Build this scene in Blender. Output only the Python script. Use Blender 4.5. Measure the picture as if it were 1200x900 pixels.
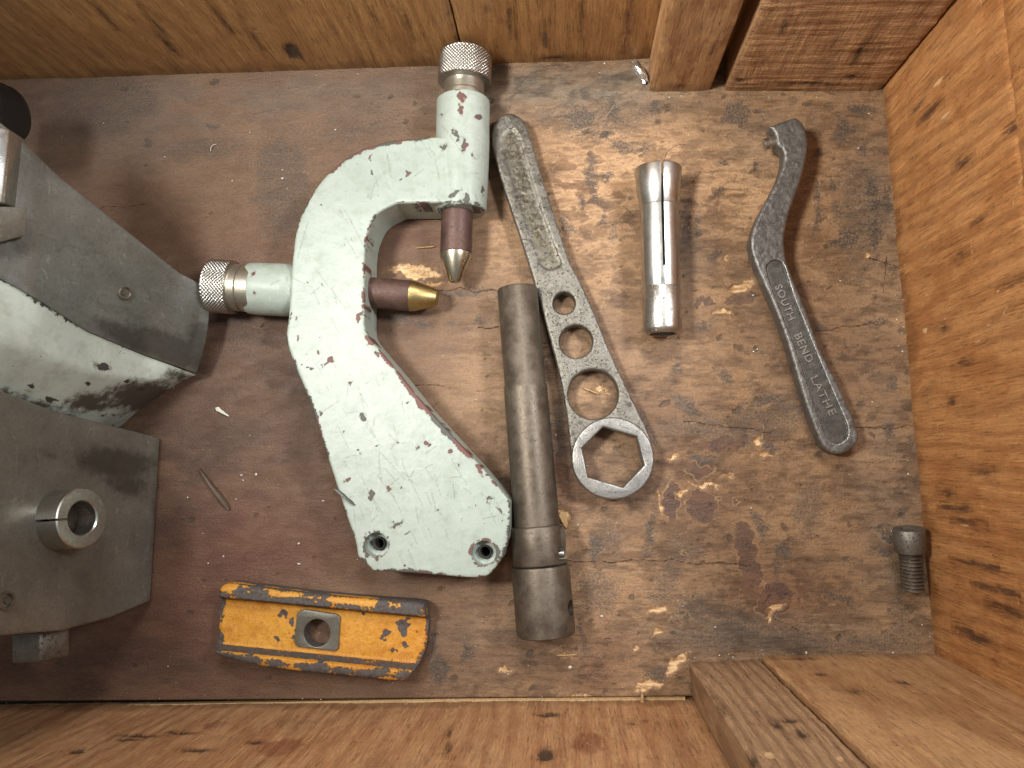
import bpy, bmesh, math, random
import numpy as np
from mathutils import Vector, Matrix, kdtree

random.seed(7)
RNG = np.random.default_rng(11)
scene = bpy.context.scene
for o in list(bpy.data.objects):
    bpy.data.objects.remove(o)
COL = scene.collection
MM = 0.001

# ------------------------------------------------------------------ camera
H = 360.0                                   # height of the lens above the crate floor, mm
FPX = 900.0                                 # focal length in photo pixels (1200 wide)
def _axes():
    d = np.array([662 - 600, -(550 - 450), -FPX]); d /= np.linalg.norm(d)
    z = -d
    x = np.array([1.0, 0, 0]); x -= x.dot(z) * z; x /= np.linalg.norm(x)
    return np.stack([x, np.cross(z, x), z])
RC = _axes()
cam_d = bpy.data.cameras.new('camera')
cam_d.sensor_width = 36.0
cam_d.lens = FPX / 1200 * 36.0
cam_d.clip_start = 0.01
cam_d.clip_end = 20
cam = bpy.data.objects.new('camera', cam_d)
COL.objects.link(cam)
cam.matrix_world = Matrix.Translation((0, 0, H * MM)) @ Matrix([list(r) for r in RC]).to_4x4()
scene.camera = cam

# ------------------------------------------------------------------ light (indoor, workshop lamps overhead)
world = bpy.data.worlds.new('World')
scene.world = world
world.use_nodes = True
world.node_tree.nodes['Background'].inputs[0].default_value = (0.93, 0.97, 1.0, 1)
world.node_tree.nodes['Background'].inputs[1].default_value = 0.27

def lamp(name, loc, target, sx, sy, watts, colour, spread=180):
    ld = bpy.data.lights.new(name, 'AREA')
    ld.shape = 'RECTANGLE'; ld.size = sx; ld.size_y = sy
    ld.energy = watts; ld.color = colour; ld.spread = math.radians(spread)
    o = bpy.data.objects.new(name, ld); COL.objects.link(o)
    o.location = loc
    o.rotation_euler = (Vector(target) - Vector(loc)).to_track_quat('-Z', 'Y').to_euler()
    return o
lamp('workshop_lamp', (-0.26, 0.10, 0.52), (0.12, 0.20, 0), 0.09, 0.09, 1.06, (1.0, 0.96, 0.89), 84)
lamp('workshop_lamp', (0.40, 0.17, 0.56), (0.05, 0.19, 0), 0.11, 0.10, 0.86, (0.97, 0.98, 1.0), 80)
lamp('workshop_lamp', (0.05, 0.62, 0.78), (0.07, 0.12, 0), 0.26, 0.18, 1.25, (1.0, 0.98, 0.95), 92)

scene.view_settings.view_transform = 'Standard'
scene.view_settings.look = 'None'
scene.view_settings.gamma = 1.0
scene.view_settings.exposure = 0.0
scene.view_settings.use_curve_mapping = False
scene.render.engine = 'CYCLES'

# ------------------------------------------------------------------ layout helpers (all in mm)
def U(px, py, z=0.0):
    """Floor-plan position (mm) of a photo point that lies at height z."""
    w = RC @ np.array([px - 600, -(py - 450), -FPX])
    t = (z - H) / w[2]
    return np.array([w[0] * t, w[1] * t])
def U3(px, py, z):
    a = U(px, py, z)
    return np.array([a[0], a[1], z])
def photo_xy(V):
    c = (np.asarray(V) - np.array([0, 0, H])) @ RC
    return 600 + FPX * c[:, 0] / -c[:, 2], 450 - FPX * c[:, 1] / -c[:, 2]
def marks(V, lst):
    px, py = photo_xy(V); f = np.zeros(len(px))
    for x, y, rx, ry, an, w in lst:
        c, s = math.cos(math.radians(an)), math.sin(math.radians(an)); dx, dy = px - x, -(py - y)
        f = np.maximum(f, w * np.exp(-(((dx * c + dy * s) / rx) ** 2 + ((-dx * s + dy * c) / ry) ** 2)))
    return f
def UL(pts, z):
    return [tuple(U(p[0], p[1], z)) for p in pts]
def sc(px, py, z):
    return float(np.linalg.norm(U(px + 1, py, z) - U(px, py, z)))
def smooth(pts, n=6):
    """closed Catmull-Rom; a third tuple member 's' marks a sharp corner"""
    N = len(pts); out = []
    for i in range(N):
        p1 = np.array(pts[i][:2], float); p2 = np.array(pts[(i + 1) % N][:2], float)
        p0 = np.array(pts[i - 1][:2], float); p3 = np.array(pts[(i + 2) % N][:2], float)
        if len(pts[i]) > 2: p0 = p1 - (p2 - p1)
        if len(pts[(i + 1) % N]) > 2: p3 = p2 + (p2 - p1)
        for k in range(n):
            t = k / n
            out.append(tuple(0.5 * ((2 * p1) + (p2 - p0) * t + (2 * p0 - 5 * p1 + 4 * p2 - p3) * t * t + (3 * p1 - p0 - 3 * p2 + p3) * t ** 3)))
    return out
def circle(cx, cy, r, n=48, ry=None):
    ry = r if ry is None else ry
    return [(cx + r * math.cos(2 * math.pi * k / n), cy + ry * math.sin(2 * math.pi * k / n)) for k in range(n)]

# vectorised value noise
def _h(i, j, k, s):
    n = (i * 374761393 + j * 668265263 + k * 2147483647 + s * 974634533) & 0xffffffff
    n = ((n ^ (n >> 13)) * 1274126177) & 0xffffffff
    n = ((n ^ (n >> 16)) * 2246822519) & 0xffffffff
    return ((n ^ (n >> 15)) & 0xffffff) / float(0xffffff)
def vn(P, seed=0):
    P = np.asarray(P, float); F = np.floor(P).astype(np.int64); f = P - F; f = f * f * (3 - 2 * f)
    r = 0
    for a in (0, 1):
        wa = f[:, 0] if a else 1 - f[:, 0]
        for b in (0, 1):
            wb = f[:, 1] if b else 1 - f[:, 1]
            for c in (0, 1):
                wc = f[:, 2] if c else 1 - f[:, 2]
                r = r + wa * wb * wc * _h(F[:, 0] + a, F[:, 1] + b, F[:, 2] + c, seed)
    return r
def fbm(P, seed=0, o=4):
    P = np.asarray(P, float); r = 0; a = 0.5; t = 0
    for i in range(o):
        r = r + a * vn(P, seed + i * 17); t += a; a *= 0.5; P = P * 2.03 + 3.1
    return r / t

_TAB = np.random.default_rng(5).random((256, 256))
def vn2(x, y, seed=0):
    x = x + seed * 17.3; y = y + seed * 31.7
    i = np.floor(x).astype(np.int64); j = np.floor(y).astype(np.int64); f = x - i; g = y - j
    f = f * f * (3 - 2 * f); g = g * g * (3 - 2 * g); i0 = i & 255; i1 = (i + 1) & 255; j0 = j & 255; j1 = (j + 1) & 255
    return (_TAB[i0, j0] * (1 - f) + _TAB[i1, j0] * f) * (1 - g) + (_TAB[i0, j1] * (1 - f) + _TAB[i1, j1] * f) * g
def fbm2(x, y, seed=0, o=4, gain=0.55):
    r = 0; a = 1.0; t = 0
    for k in range(o):
        r = r + a * vn2(x, y, seed + k * 3); t += a; a *= gain; x, y = x * 1.93 + y * 0.4 + 5.2, y * 1.93 - x * 0.4 + 1.3
    return r / t
def seg_field(X, Y, segs, cap=2.0):
    """distance (mm) to the nearest of many short strokes ((x0,y0),(x1,y1))"""
    f = np.full(len(X), cap)
    for (x0, y0), (x1, y1) in segs:
        m = np.nonzero((X > min(x0, x1) - cap) & (X < max(x0, x1) + cap) & (Y > min(y0, y1) - cap) & (Y < max(y0, y1) + cap))[0]
        if len(m) == 0: continue
        dx, dy = x1 - x0, y1 - y0; L2 = dx * dx + dy * dy + 1e-9
        t = np.clip(((X[m] - x0) * dx + (Y[m] - y0) * dy) / L2, 0, 1)
        f[m] = np.minimum(f[m], np.hypot(X[m] - x0 - dx * t, Y[m] - y0 - dy * t))
    return f
def strokes(rng, n, xr, yr, lr, ang, spread):
    out = []
    for _ in range(n):
        x, y = rng.uniform(*xr), rng.uniform(*yr); L = rng.uniform(*lr) * rng.random() ** 0.7; a = math.radians(rng.normal(ang, spread))
        out.append(((x, y), (x + L * math.cos(a), y + L * math.sin(a))))
    return out

# ------------------------------------------------------------------ object helpers
def thing(name, label, cat, base, group=None):
    o = bpy.data.objects.new(name, None); COL.objects.link(o)
    o.empty_display_size = 0.01
    o.location = (base[0] * MM, base[1] * MM, base[2] * MM)
    o['label'] = label; o['category'] = cat
    o['base'] = [float(b) for b in base]
    if group: o['group'] = group
    return o
def origin_of(p):
    while p is not None:
        if 'base' in p: return np.array(p['base'][:])
        p = p.parent
    return np.zeros(3)
def link_mesh(name, V, F, mat, parent=None, attrs=None, smooth_sh=True, label=None, angle=None):
    """V in world mm"""
    V = np.asarray(V, float)
    me = bpy.data.meshes.new(name)
    L = (V - origin_of(parent)) * MM
    me.from_pydata(L.tolist(), [], [tuple(int(i) for i in f) for f in F])
    me.update()
    if attrs:
        for k, a in attrs.items():
            at = me.attributes.new(k, 'FLOAT', 'POINT'); at.data.foreach_set('value', np.asarray(a, np.float32))
    if smooth_sh:
        me.polygons.foreach_set('use_smooth', [True] * len(me.polygons))
        if angle is not None:
            me.set_sharp_from_angle(angle=math.radians(angle))
    me.materials.append(mat)
    o = bpy.data.objects.new(name, me); COL.objects.link(o)
    o.parent = parent
    if label: o['label'] = label
    return o
def tag(o, label, cat, group=None):
    o['label'] = label; o['category'] = cat
    if group: o['group'] = group
    return o

def mesh_arrays(me):
    V = np.empty(len(me.vertices) * 3); me.vertices.foreach_get('co', V)
    return V.reshape(-1, 3), [tuple(p.vertices) for p in me.polygons]
def plate(outer, holes=(), z0=0.0, z1=1.0, bevel=0.0, bres=2):
    """solid plate with holes from 2D outlines (mm)"""
    cu = bpy.data.curves.new('tmp', 'CURVE'); cu.dimensions = '2D'; cu.fill_mode = 'BOTH'
    for pts in [outer] + list(holes):
        s = cu.splines.new('POLY'); s.points.add(len(pts) - 1)
        for q, p in zip(s.points, pts): q.co = (p[0], p[1], 0, 1)
        s.use_cyclic_u = True
    cu.extrude = (z1 - z0) / 2 - bevel
    cu.bevel_depth = bevel; cu.bevel_resolution = bres; cu.offset = -bevel
    o = bpy.data.objects.new('tmp', cu); COL.objects.link(o)
    dg = bpy.context.evaluated_depsgraph_get()
    me = bpy.data.meshes.new_from_object(o.evaluated_get(dg))
    bm = bmesh.new(); bm.from_mesh(me); bmesh.ops.remove_doubles(bm, verts=bm.verts, dist=0.004)
    bmesh.ops.recalc_face_normals(bm, faces=bm.faces); bm.to_mesh(me); bm.free()
    V, F = mesh_arrays(me); V = V.copy(); V[:, 2] += (z0 + z1) / 2
    bpy.data.objects.remove(o); bpy.data.curves.remove(cu); bpy.data.meshes.remove(me)
    return V, F
def frame(d):
    d = np.asarray(d, float); d = d / np.linalg.norm(d)
    up = np.array([0, 0, 1.0]) if abs(d[2]) < 0.9 else np.array([1.0, 0, 0])
    s = np.cross(d, up); s /= np.linalg.norm(s)
    return d, s, np.cross(s, d)
def lathe(org, d, prof, n=48, rfun=None, bore=False):
    """prof: list of (s, r) mm along axis d from org; rfun(s, theta, r) may shape it"""
    d, a, b = frame(d); org = np.asarray(org, float)
    V = []; F = []
    th = np.arange(n) * 2 * math.pi / n
    for s, r in prof:
        rr = np.full(n, r) if rfun is None else rfun(s, th, np.full(n, float(r)))
        V.append(org + d * s + np.outer(rr * np.cos(th), a) + np.outer(rr * np.sin(th), b))
    V = np.concatenate(V); m = len(prof)
    for i in range(m - 1):
        for k in range(n):
            F.append((i * n + k, i * n + (k + 1) % n, (i + 1) * n + (k + 1) % n, (i + 1) * n + k))
    if bore:
        for k in range(n):
            F.append(((m - 1) * n + k, (m - 1) * n + (k + 1) % n, (k + 1) % n, k))
    else:
        F.append(tuple(range(n))[::-1]); F.append(tuple((m - 1) * n + k for k in range(n)))
    return V, [f[::-1] for f in F]
def box(c, size, ax=None):
    ax = np.eye(3) if ax is None else np.asarray(ax, float)
    V = np.array([[x, y, z] for x in (-.5, .5) for y in (-.5, .5) for z in (-.5, .5)]) * np.asarray(size)
    V = V @ ax + np.asarray(c)
    return V, [(0, 1, 3, 2), (4, 6, 7, 5), (0, 4, 5, 1), (2, 3, 7, 6), (0, 2, 6, 4), (1, 5, 7, 3)]
def hexprism(c, d, r, h, rot=0.0):
    return lathe(c, d, [(0, r), (h, r)], 6)
def join(*ms):
    V = []; F = []; o = 0
    for v, f in ms:
        V.append(np.asarray(v)); F += [tuple(i + o for i in q) for q in f]; o += len(v)
    return np.concatenate(V), F
def _tmpobj(m):
    me = bpy.data.meshes.new('tmp'); me.from_pydata(np.asarray(m[0]).tolist(), [], m[1])
    bm = bmesh.new(); bm.from_mesh(me); bmesh.ops.recalc_face_normals(bm, faces=bm.faces); bm.to_mesh(me); bm.free()
    o = bpy.data.objects.new('tmp', me); COL.objects.link(o); return o
def _eval(o):
    dg = bpy.context.evaluated_depsgraph_get()
    me = bpy.data.meshes.new_from_object(o.evaluated_get(dg))
    r = mesh_arrays(me); bpy.data.meshes.remove(me); return r
def _kill(*os):
    for o in os:
        me = o.data; bpy.data.objects.remove(o); bpy.data.meshes.remove(me)
def remesh(m, voxel):
    o = _tmpobj(m); md = o.modifiers.new('r', 'REMESH'); md.mode = 'VOXEL'; md.voxel_size = voxel
    r = _eval(o); _kill(o); return r
def cut(m, cutters, op='DIFFERENCE'):
    o = _tmpobj(m); cs = []
    for c in cutters:
        t = _tmpobj(c); cs.append(t)
        md = o.modifiers.new('b', 'BOOLEAN'); md.operation = op; md.solver = 'EXACT'; md.object = t
    r = _eval(o); _kill(o, *cs); return r
def bevelled(m, w, seg=2, ang=30):
    o = _tmpobj(m); md = o.modifiers.new('b', 'BEVEL'); md.width = w; md.segments = seg; md.limit_method = 'ANGLE'; md.angle_limit = math.radians(ang)
    r = _eval(o); _kill(o); return r
def relaxed(m, n=5, fac=0.5):
    o = _tmpobj(m); md = o.modifiers.new('s', 'SMOOTH'); md.iterations = n; md.factor = fac
    r = _eval(o); _kill(o); return r
def inside(V, poly):
    x, y = V[:, 0], V[:, 1]; r = np.zeros(len(V), bool); n = len(poly)
    for i in range(n):
        x0, y0 = poly[i]; x1, y1 = poly[(i + 1) % n]
        if y0 == y1: continue
        c = (y0 > y) != (y1 > y)
        r ^= c & (x < (x1 - x0) * (y - y0) / (y1 - y0) + x0)
    return r.astype(float)
def kd_of(points):
    kd = kdtree.KDTree(len(points))
    for i, p in enumerate(points): kd.insert(p, i)
    kd.balance(); return kd
def dist_to(V, points):
    kd = kd_of(points)
    return np.array([kd.find(v)[2] for v in V])
def dense(pts, z, step=0.5):
    out = []
    for i in range(len(pts)):
        a = np.array(pts[i]); b = np.array(pts[(i + 1) % len(pts)]); n = max(1, int(np.linalg.norm(b - a) / step))
        for k in range(n):
            q = a + (b - a) * k / n; out.append((q[0], q[1], z))
    return out
def sd_blobs(X, Y, blobs, cap=6.0, warp=0.0):
    """blobs (cx,cy,rx,ry,deg) in mm -> signed distance field"""
    f = np.full(len(X), cap)
    if warp:
        X0, Y0 = X, Y
        X = X0 + ((fbm2(X0 / 7.0, Y0 / 7.0, 1, 3) - 0.5) * 2.6 + (fbm2(X0 / 2.0, Y0 / 2.0, 2, 2) - 0.5) * 1.6) * warp
        Y = Y0 + ((fbm2(X0 / 7.0, Y0 / 7.0, 31, 3) - 0.5) * 2.6 + (fbm2(X0 / 2.0, Y0 / 2.0, 32, 2) - 0.5) * 1.6) * warp
    for cx, cy, rx, ry, an in blobs:
        c, s = math.cos(math.radians(an)), math.sin(math.radians(an))
        m = (np.abs(X - cx) < max(rx, ry) + cap) & (np.abs(Y - cy) < max(rx, ry) + cap)
        dx = X[m] - cx; dy = Y[m] - cy
        u = (dx * c + dy * s) / rx; v = (-dx * s + dy * c) / ry
        f[m] = np.minimum(f[m], (np.sqrt(u * u + v * v) - 1) * min(rx, ry))
    return f
def px_blobs(lst, z=0.0):
    out = []
    for b in lst:
        p = U(b[0], b[1], z); k = sc(b[0], b[1], z)
        out.append((p[0], p[1], b[2] * k, b[3] * k, b[4] if len(b) > 4 else 0))
    return out
def gauss(X, Y, lst, z=0.0):
    f = np.zeros(len(X))
    for b in lst:
        p = U(b[0], b[1], z); k = sc(b[0], b[1], z)
        f += (b[4] if len(b) > 4 else 1.0) * np.exp(-(((X - p[0]) / (b[2] * k)) ** 2 + ((Y - p[1]) / (b[3] * k)) ** 2))
    return f

# ------------------------------------------------------------------ material helper
class MT:
    def __init__(s, name):
        s.m = bpy.data.materials.new(name); s.m.use_nodes = True
        s.t = s.m.node_tree; s.N = s.t.nodes; s.L = s.t.links
        s.b = s.N['Principled BSDF']
        tc = s.N.new('ShaderNodeTexCoord')
        s.co = s.vm('MULTIPLY', tc.outputs['Object'], (1000, 1000, 1000))
    def put(s, sock, v):
        if hasattr(v, 'is_output') or isinstance(v, bpy.types.NodeSocket): s.L.new(v, sock)
        elif isinstance(v, (tuple, list)):
            v = tuple(v)
            if len(sock.default_value) == 4 and len(v) == 3: v = v + (1,)
            sock.default_value = v
        else: sock.default_value = v
    def vm(s, op, a, b):
        n = s.N.new('ShaderNodeVectorMath'); n.operation = op; s.put(n.inputs[0], a); s.put(n.inputs[1], b); return n.outputs[0]
    def noise(s, sc, detail=4, rough=0.55, stretch=(1, 1, 1), off=0.0, dist=0.0, co=None):
        n = s.N.new('ShaderNodeTexNoise'); n.inputs['Scale'].default_value = sc; n.inputs['Detail'].default_value = detail
        n.inputs['Roughness'].default_value = rough; n.inputs['Distortion'].default_value = dist
        v = s.vm('MULTIPLY', co or s.co, stretch); v = s.vm('ADD', v, (off / sc, off * 1.7 / sc, off * 0.6 / sc)); s.L.new(v, n.inputs['Vector'])
        return n.outputs['Fac']
    def voro(s, sc, stretch=(1, 1, 1), feat='F1', rnd=1.0):
        n = s.N.new('ShaderNodeTexVoronoi'); n.feature = feat; n.inputs['Scale'].default_value = sc; n.inputs['Randomness'].default_value = rnd
        s.L.new(s.vm('MULTIPLY', s.co, stretch), n.inputs['Vector']); return n.outputs['Distance']
    def math(s, op, a, b=0.0, c=None, clamp=False):
        n = s.N.new('ShaderNodeMath'); n.operation = op; n.use_clamp = clamp; s.put(n.inputs[0], a); s.put(n.inputs[1], b)
        if c is not None: s.put(n.inputs[2], c)
        return n.outputs[0]
    def step(s, v, a, b, lo=0.0, hi=1.0):
        n = s.N.new('ShaderNodeMapRange'); n.interpolation_type = 'SMOOTHSTEP' if a != b else 'LINEAR'
        # smoothstep wants from_min < from_max; a>b means falling
        if a > b: a, b, lo, hi = b, a, hi, lo
        s.put(n.inputs['Value'], v); n.inputs['From Min'].default_value = a; n.inputs['From Max'].default_value = b
        n.inputs['To Min'].default_value = lo; n.inputs['To Max'].default_value = hi
        return n.outputs[0]
    def mix(s, f, a, b, mode='MIX'):
        n = s.N.new('ShaderNodeMix'); n.data_type = 'RGBA'; n.blend_type = mode
        s.put(n.inputs[0], f); s.put(n.inputs[6], a); s.put(n.inputs[7], b); return n.outputs[2]
    def attr(s, name):
        n = s.N.new('ShaderNodeAttribute'); n.attribute_name = name; return n.outputs['Fac']
    def bump(s, h, dist, strength=1.0, chain=None):
        n = s.N.new('ShaderNodeBump'); n.inputs['Distance'].default_value = dist * MM; n.inputs['Strength'].default_value = strength
        s.put(n.inputs['Height'], h)
        if chain is not None: s.L.new(chain, n.inputs['Normal'])
        return n.outputs[0]
    def out(s, col, rough, metal=0.0, normal=None, spec=0.5, coat=0.0):
        s.put(s.b.inputs['Base Color'], col); s.put(s.b.inputs['Roughness'], rough); s.put(s.b.inputs['Metallic'], metal)
        s.put(s.b.inputs['Specular IOR Level'], spec)
        if normal is not None: s.L.new(normal, s.b.inputs['Normal'])
        return s.m

# ------------------------------------------------------------------ materials
def mat_floor():
    m = MT('stained_floor_wood')
    A = m.attr
    n3 = m.noise(0.5, 3, 0.75, (0.2, 1, 1), 8); n4 = m.noise(1.0, 3, 0.8, (1, 1, 1), 2)
    m1, m2 = A('m1'), A('m2')
    dim = lambda c, f, k: m.mix(f, c, m.mix(1.0, c, k, 'MULTIPLY'))
    c = m.mix(A('m0'), (0.175, 0.097, 0.049), (0.285, 0.170, 0.088))
    c = m.mix(m.math('MULTIPLY', A('pale'), m.step(m2, 0.36, 0.60)), c, (0.56, 0.345, 0.185))
    c = m.mix(m.math('MULTIPLY', A('grey'), m.step(m1, 0.2, 0.75, 0.4, 0.95)), c, (0.190, 0.158, 0.120))
    c = m.mix(m.math('MULTIPLY', A('red'), m.step(m1, 0.2, 0.75, 0.5, 1)), c, (0.165, 0.055, 0.035))
    c = m.mix(m.math('MULTIPLY', A('oil'), m.step(m1, 0.3, 0.7, 0.5, 1)), c, (0.055, 0.035, 0.024))  # dark brown for oil and for the shade painted beside the machine
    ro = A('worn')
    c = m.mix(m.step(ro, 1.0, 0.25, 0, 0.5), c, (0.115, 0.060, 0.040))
    q = lambda v: m.math('MULTIPLY', v, ro)
    c = dim(c, q(m.step(m2, 0.50, 0.64, 0, 0.62)), (0.50, 0.47, 0.45))
    c = dim(c, q(m.step(m2, 0.44, 0.32, 0, 0.55)), (1.35, 1.3, 1.2))
    c = dim(c, q(m.step(m1, 0.54, 0.68, 0, 0.6)), (0.52, 0.49, 0.47))
    c = dim(c, q(m.step(n3, 0.45, 0.7, 0, 0.7)), (0.48, 0.44, 0.41))
    c = dim(c, m.step(n4, 0.54, 0.72, 0, 0.65), (1.6, 1.52, 1.4))
    c = dim(c, m.step(n4, 0.46, 0.28, 0, 0.75), (0.40, 0.37, 0.35))
    wob = m.math('MULTIPLY', m.math('SUBTRACT', n4, 0.5), 3.2)
    wobm = m.math('ADD', wob, m.math('MULTIPLY', m.math('SUBTRACT', m2, 0.5), 5.0))
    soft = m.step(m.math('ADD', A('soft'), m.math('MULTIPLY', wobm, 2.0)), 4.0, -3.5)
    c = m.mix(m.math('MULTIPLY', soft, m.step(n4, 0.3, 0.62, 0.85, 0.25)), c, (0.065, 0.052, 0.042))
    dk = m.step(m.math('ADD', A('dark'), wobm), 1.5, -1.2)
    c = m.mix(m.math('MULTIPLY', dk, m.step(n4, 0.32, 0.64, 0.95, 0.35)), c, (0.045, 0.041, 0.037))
    pu = m.math('ADD', A('varn'), m.math('MULTIPLY', wob, 0.5))
    c = m.mix(m.math('MULTIPLY', m.step(m.math('ABSOLUTE', m.math('SUBTRACT', pu, 0.45)), 0.55, 0.1, 0, 0.5), m.step(m1, 0.45, 0.6)), c, (0.38, 0.235, 0.115))
    c = m.mix(m.step(pu, 0.7, -1.0, 0, 0.7), c, m.mix(m.step(m2, 0.4, 0.6), (0.055, 0.028, 0.024), (0.135, 0.066, 0.040)))
    c = m.mix(m.math('MULTIPLY', m.step(m.math('ABSOLUTE', m.math('ADD', pu, 0.1)), 0.3, 0.0, 0, 0.7), m.step(m2, 0.55, 0.45)), c, (0.035, 0.022, 0.016))
    sp = m.math('ADD', A('spl'), m.math('MULTIPLY', wob, 0.5))
    c = m.mix(m.step(sp, 0.5, -0.5, 0, 0.65), c, (0.050, 0.037, 0.028))
    c = m.mix(m.step(A('scd'), 0.45, 0.05, 0, 0.62), c, (0.05, 0.036, 0.027))
    c = m.mix(m.math('MULTIPLY', m.step(A('scl'), 0.42, 0.05, 0, 0.55), m.step(n4, 0.4, 0.55)), c, (0.46, 0.31, 0.18))
    bsd = m.math('ADD', A('bare'), wob)
    ba = m.step(bsd, 0.15, -0.45)
    c = m.mix(m.step(bsd, 1.3, 0.2, 0, 0.5), c, (0.24, 0.13, 0.06))
    c = m.mix(ba, c, m.mix(m.step(n3, 0.38, 0.62), (0.70, 0.49, 0.27), (0.38, 0.21, 0.09)))
    ln = m.step(m.math('ADD', A('line'), m.math('MULTIPLY', wob, 0.15)), 0.6, 0.15, 0, 0.88)
    c = m.mix(ln, c, (0.04, 0.028, 0.02))
    r = m.math('ADD', m.step(m2, 0.3, 0.7, 0.40, 0.60), m.math('MULTIPLY', ba, 0.2))
    h = m.math('ADD', m.math('MULTIPLY', n3, 0.6), m.math('MULTIPLY', n4, 0.8))
    h = m.math('SUBTRACT', h, m.math('ADD', ln, m.step(sp, 0.35, -0.25, 0, 0.4)))
    return m.out(c, r, 0, m.bump(h, 0.42, 1.0), 0.4)

def mat_wall(name, a, b, dark, rough_amp=0.35, rings=0.55, seed=0, stain=(0.045, 0.032, 0.024), ridge=0.0, fleck=1.0):
    """plank with its grain along local Z: growth bands, pores, flecks and scuffs"""
    m = MT(name)
    sx = m.N.new('ShaderNodeSeparateXYZ'); m.L.new(m.co, sx.inputs[0]); zz = sx.outputs[2]
    n1 = m.noise(0.022, 3, 0.5, (1, 1, 0.16), seed, 0.3)
    n3 = m.noise(1.15, 3, 0.75, (1, 1, 0.07), seed + 9); n4 = m.noise(0.06, 5, 0.7, (1, 1, 0.7), seed + 5); n5 = m.noise(1.1, 2, 0.7, (1, 1, 0.6), seed + 15)
    fl = m.noise(0.30, 4, 0.8, (1, 1, 0.14), seed + 71)
    dim = lambda c, f, k: m.mix(f, c, m.mix(1.0, c, k, 'MULTIPLY'))
    ph = m.math('ADD', m.math('MULTIPLY', sx.outputs[0], rings), m.math('MULTIPLY', n1, 42.0))
    ph = m.math('ADD', ph, m.math('MULTIPLY', fl, 2.2))
    band = m.math('ADD', m.math('MULTIPLY', m.math('SINE', ph), 0.5), 0.5)
    c = m.mix(m.step(n4, 0.3, 0.7), a, b)
    c = m.mix(m.step(band, 0.35, 1.0, 0, 0.45), c, dark)
    c = dim(c, m.step(n3, 0.52, 0.70, 0, 0.6), (1.55, 1.55, 1.5))
    c = dim(c, m.step(n3, 0.48, 0.30, 0, 0.75), (0.42, 0.38, 0.34))
    c = dim(c, m.step(n5, 0.45, 0.28, 0, 0.5), (0.5, 0.47, 0.44))
    c = dim(c, m.step(n4, 0.50, 0.70, 0, 0.6), (0.52, 0.49, 0.47))
    c = dim(c, m.step(n4, 0.44, 0.30, 0, 0.5), (1.25, 1.3, 1.35))
    c = dim(c, m.step(fl, 0.63, 0.70, 0, 0.55 * fleck), (0.30, 0.26, 0.23))
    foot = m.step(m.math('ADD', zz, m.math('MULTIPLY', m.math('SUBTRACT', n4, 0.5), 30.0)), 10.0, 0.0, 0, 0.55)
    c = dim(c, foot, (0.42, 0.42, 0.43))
    wob = m.math('ADD', m.math('MULTIPLY', m.math('SUBTRACT', fl, 0.5), 5.0), m.math('MULTIPLY', m.math('SUBTRACT', n3, 0.5), 3.0))
    dk = m.step(m.math('ADD', m.attr('dark'), wob), 0.9, -0.9, 0, 0.85)
    c = m.mix(m.step(m.math('ADD', m.attr('dark'), wob), 3.0, 0.0, 0, 0.45), c, m.mix(1.0, c, (0.45, 0.38, 0.32), 'MULTIPLY'))
    c = m.mix(dk, c, stain)
    c = m.mix(m.step(m.math('ADD', m.attr('red'), wob), 2.0, -2.0, 0, 0.5), c, (0.17, 0.035, 0.02))
    ba = m.step(m.math('ADD', m.attr('bare'), m.math('MULTIPLY', wob, 0.5)), 0.25, -0.3, 0, 0.85)
    c = m.mix(ba, c, (0.66, 0.43, 0.22))
    c = m.mix(m.math('MULTIPLY', m.step(m.attr('scl'), 0.55, 0.05, 0, 0.7), m.step(n5, 0.4, 0.52)), c, (0.62, 0.40, 0.20))
    c = m.mix(m.math('MULTIPLY', m.step(m.attr('scd'), 0.5, 0.05, 0, 0.75), m.step(n5, 0.6, 0.48)), c, (0.05, 0.032, 0.022))
    h = m.math('ADD', m.math('MULTIPLY', band, -0.25), m.math('MULTIPLY', n3, 0.9))
    if ridge:
        sw = m.noise(0.9, 3, 0.7, (0.12, 1, 1), seed + 40)
        h = m.math('ADD', h, m.math('MULTIPLY', sw, ridge))
        c = dim(c, m.step(sw, 0.5, 0.34, 0, 0.45), (0.45, 0.42, 0.40))
        c = dim(c, m.step(sw, 0.56, 0.7, 0, 0.5), (1.4, 1.4, 1.35))
    return m.out(c, m.step(n4, 0.3, 0.7, 0.46, 0.68), 0, m.bump(h, rough_amp, 1.0), 0.35)

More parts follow.
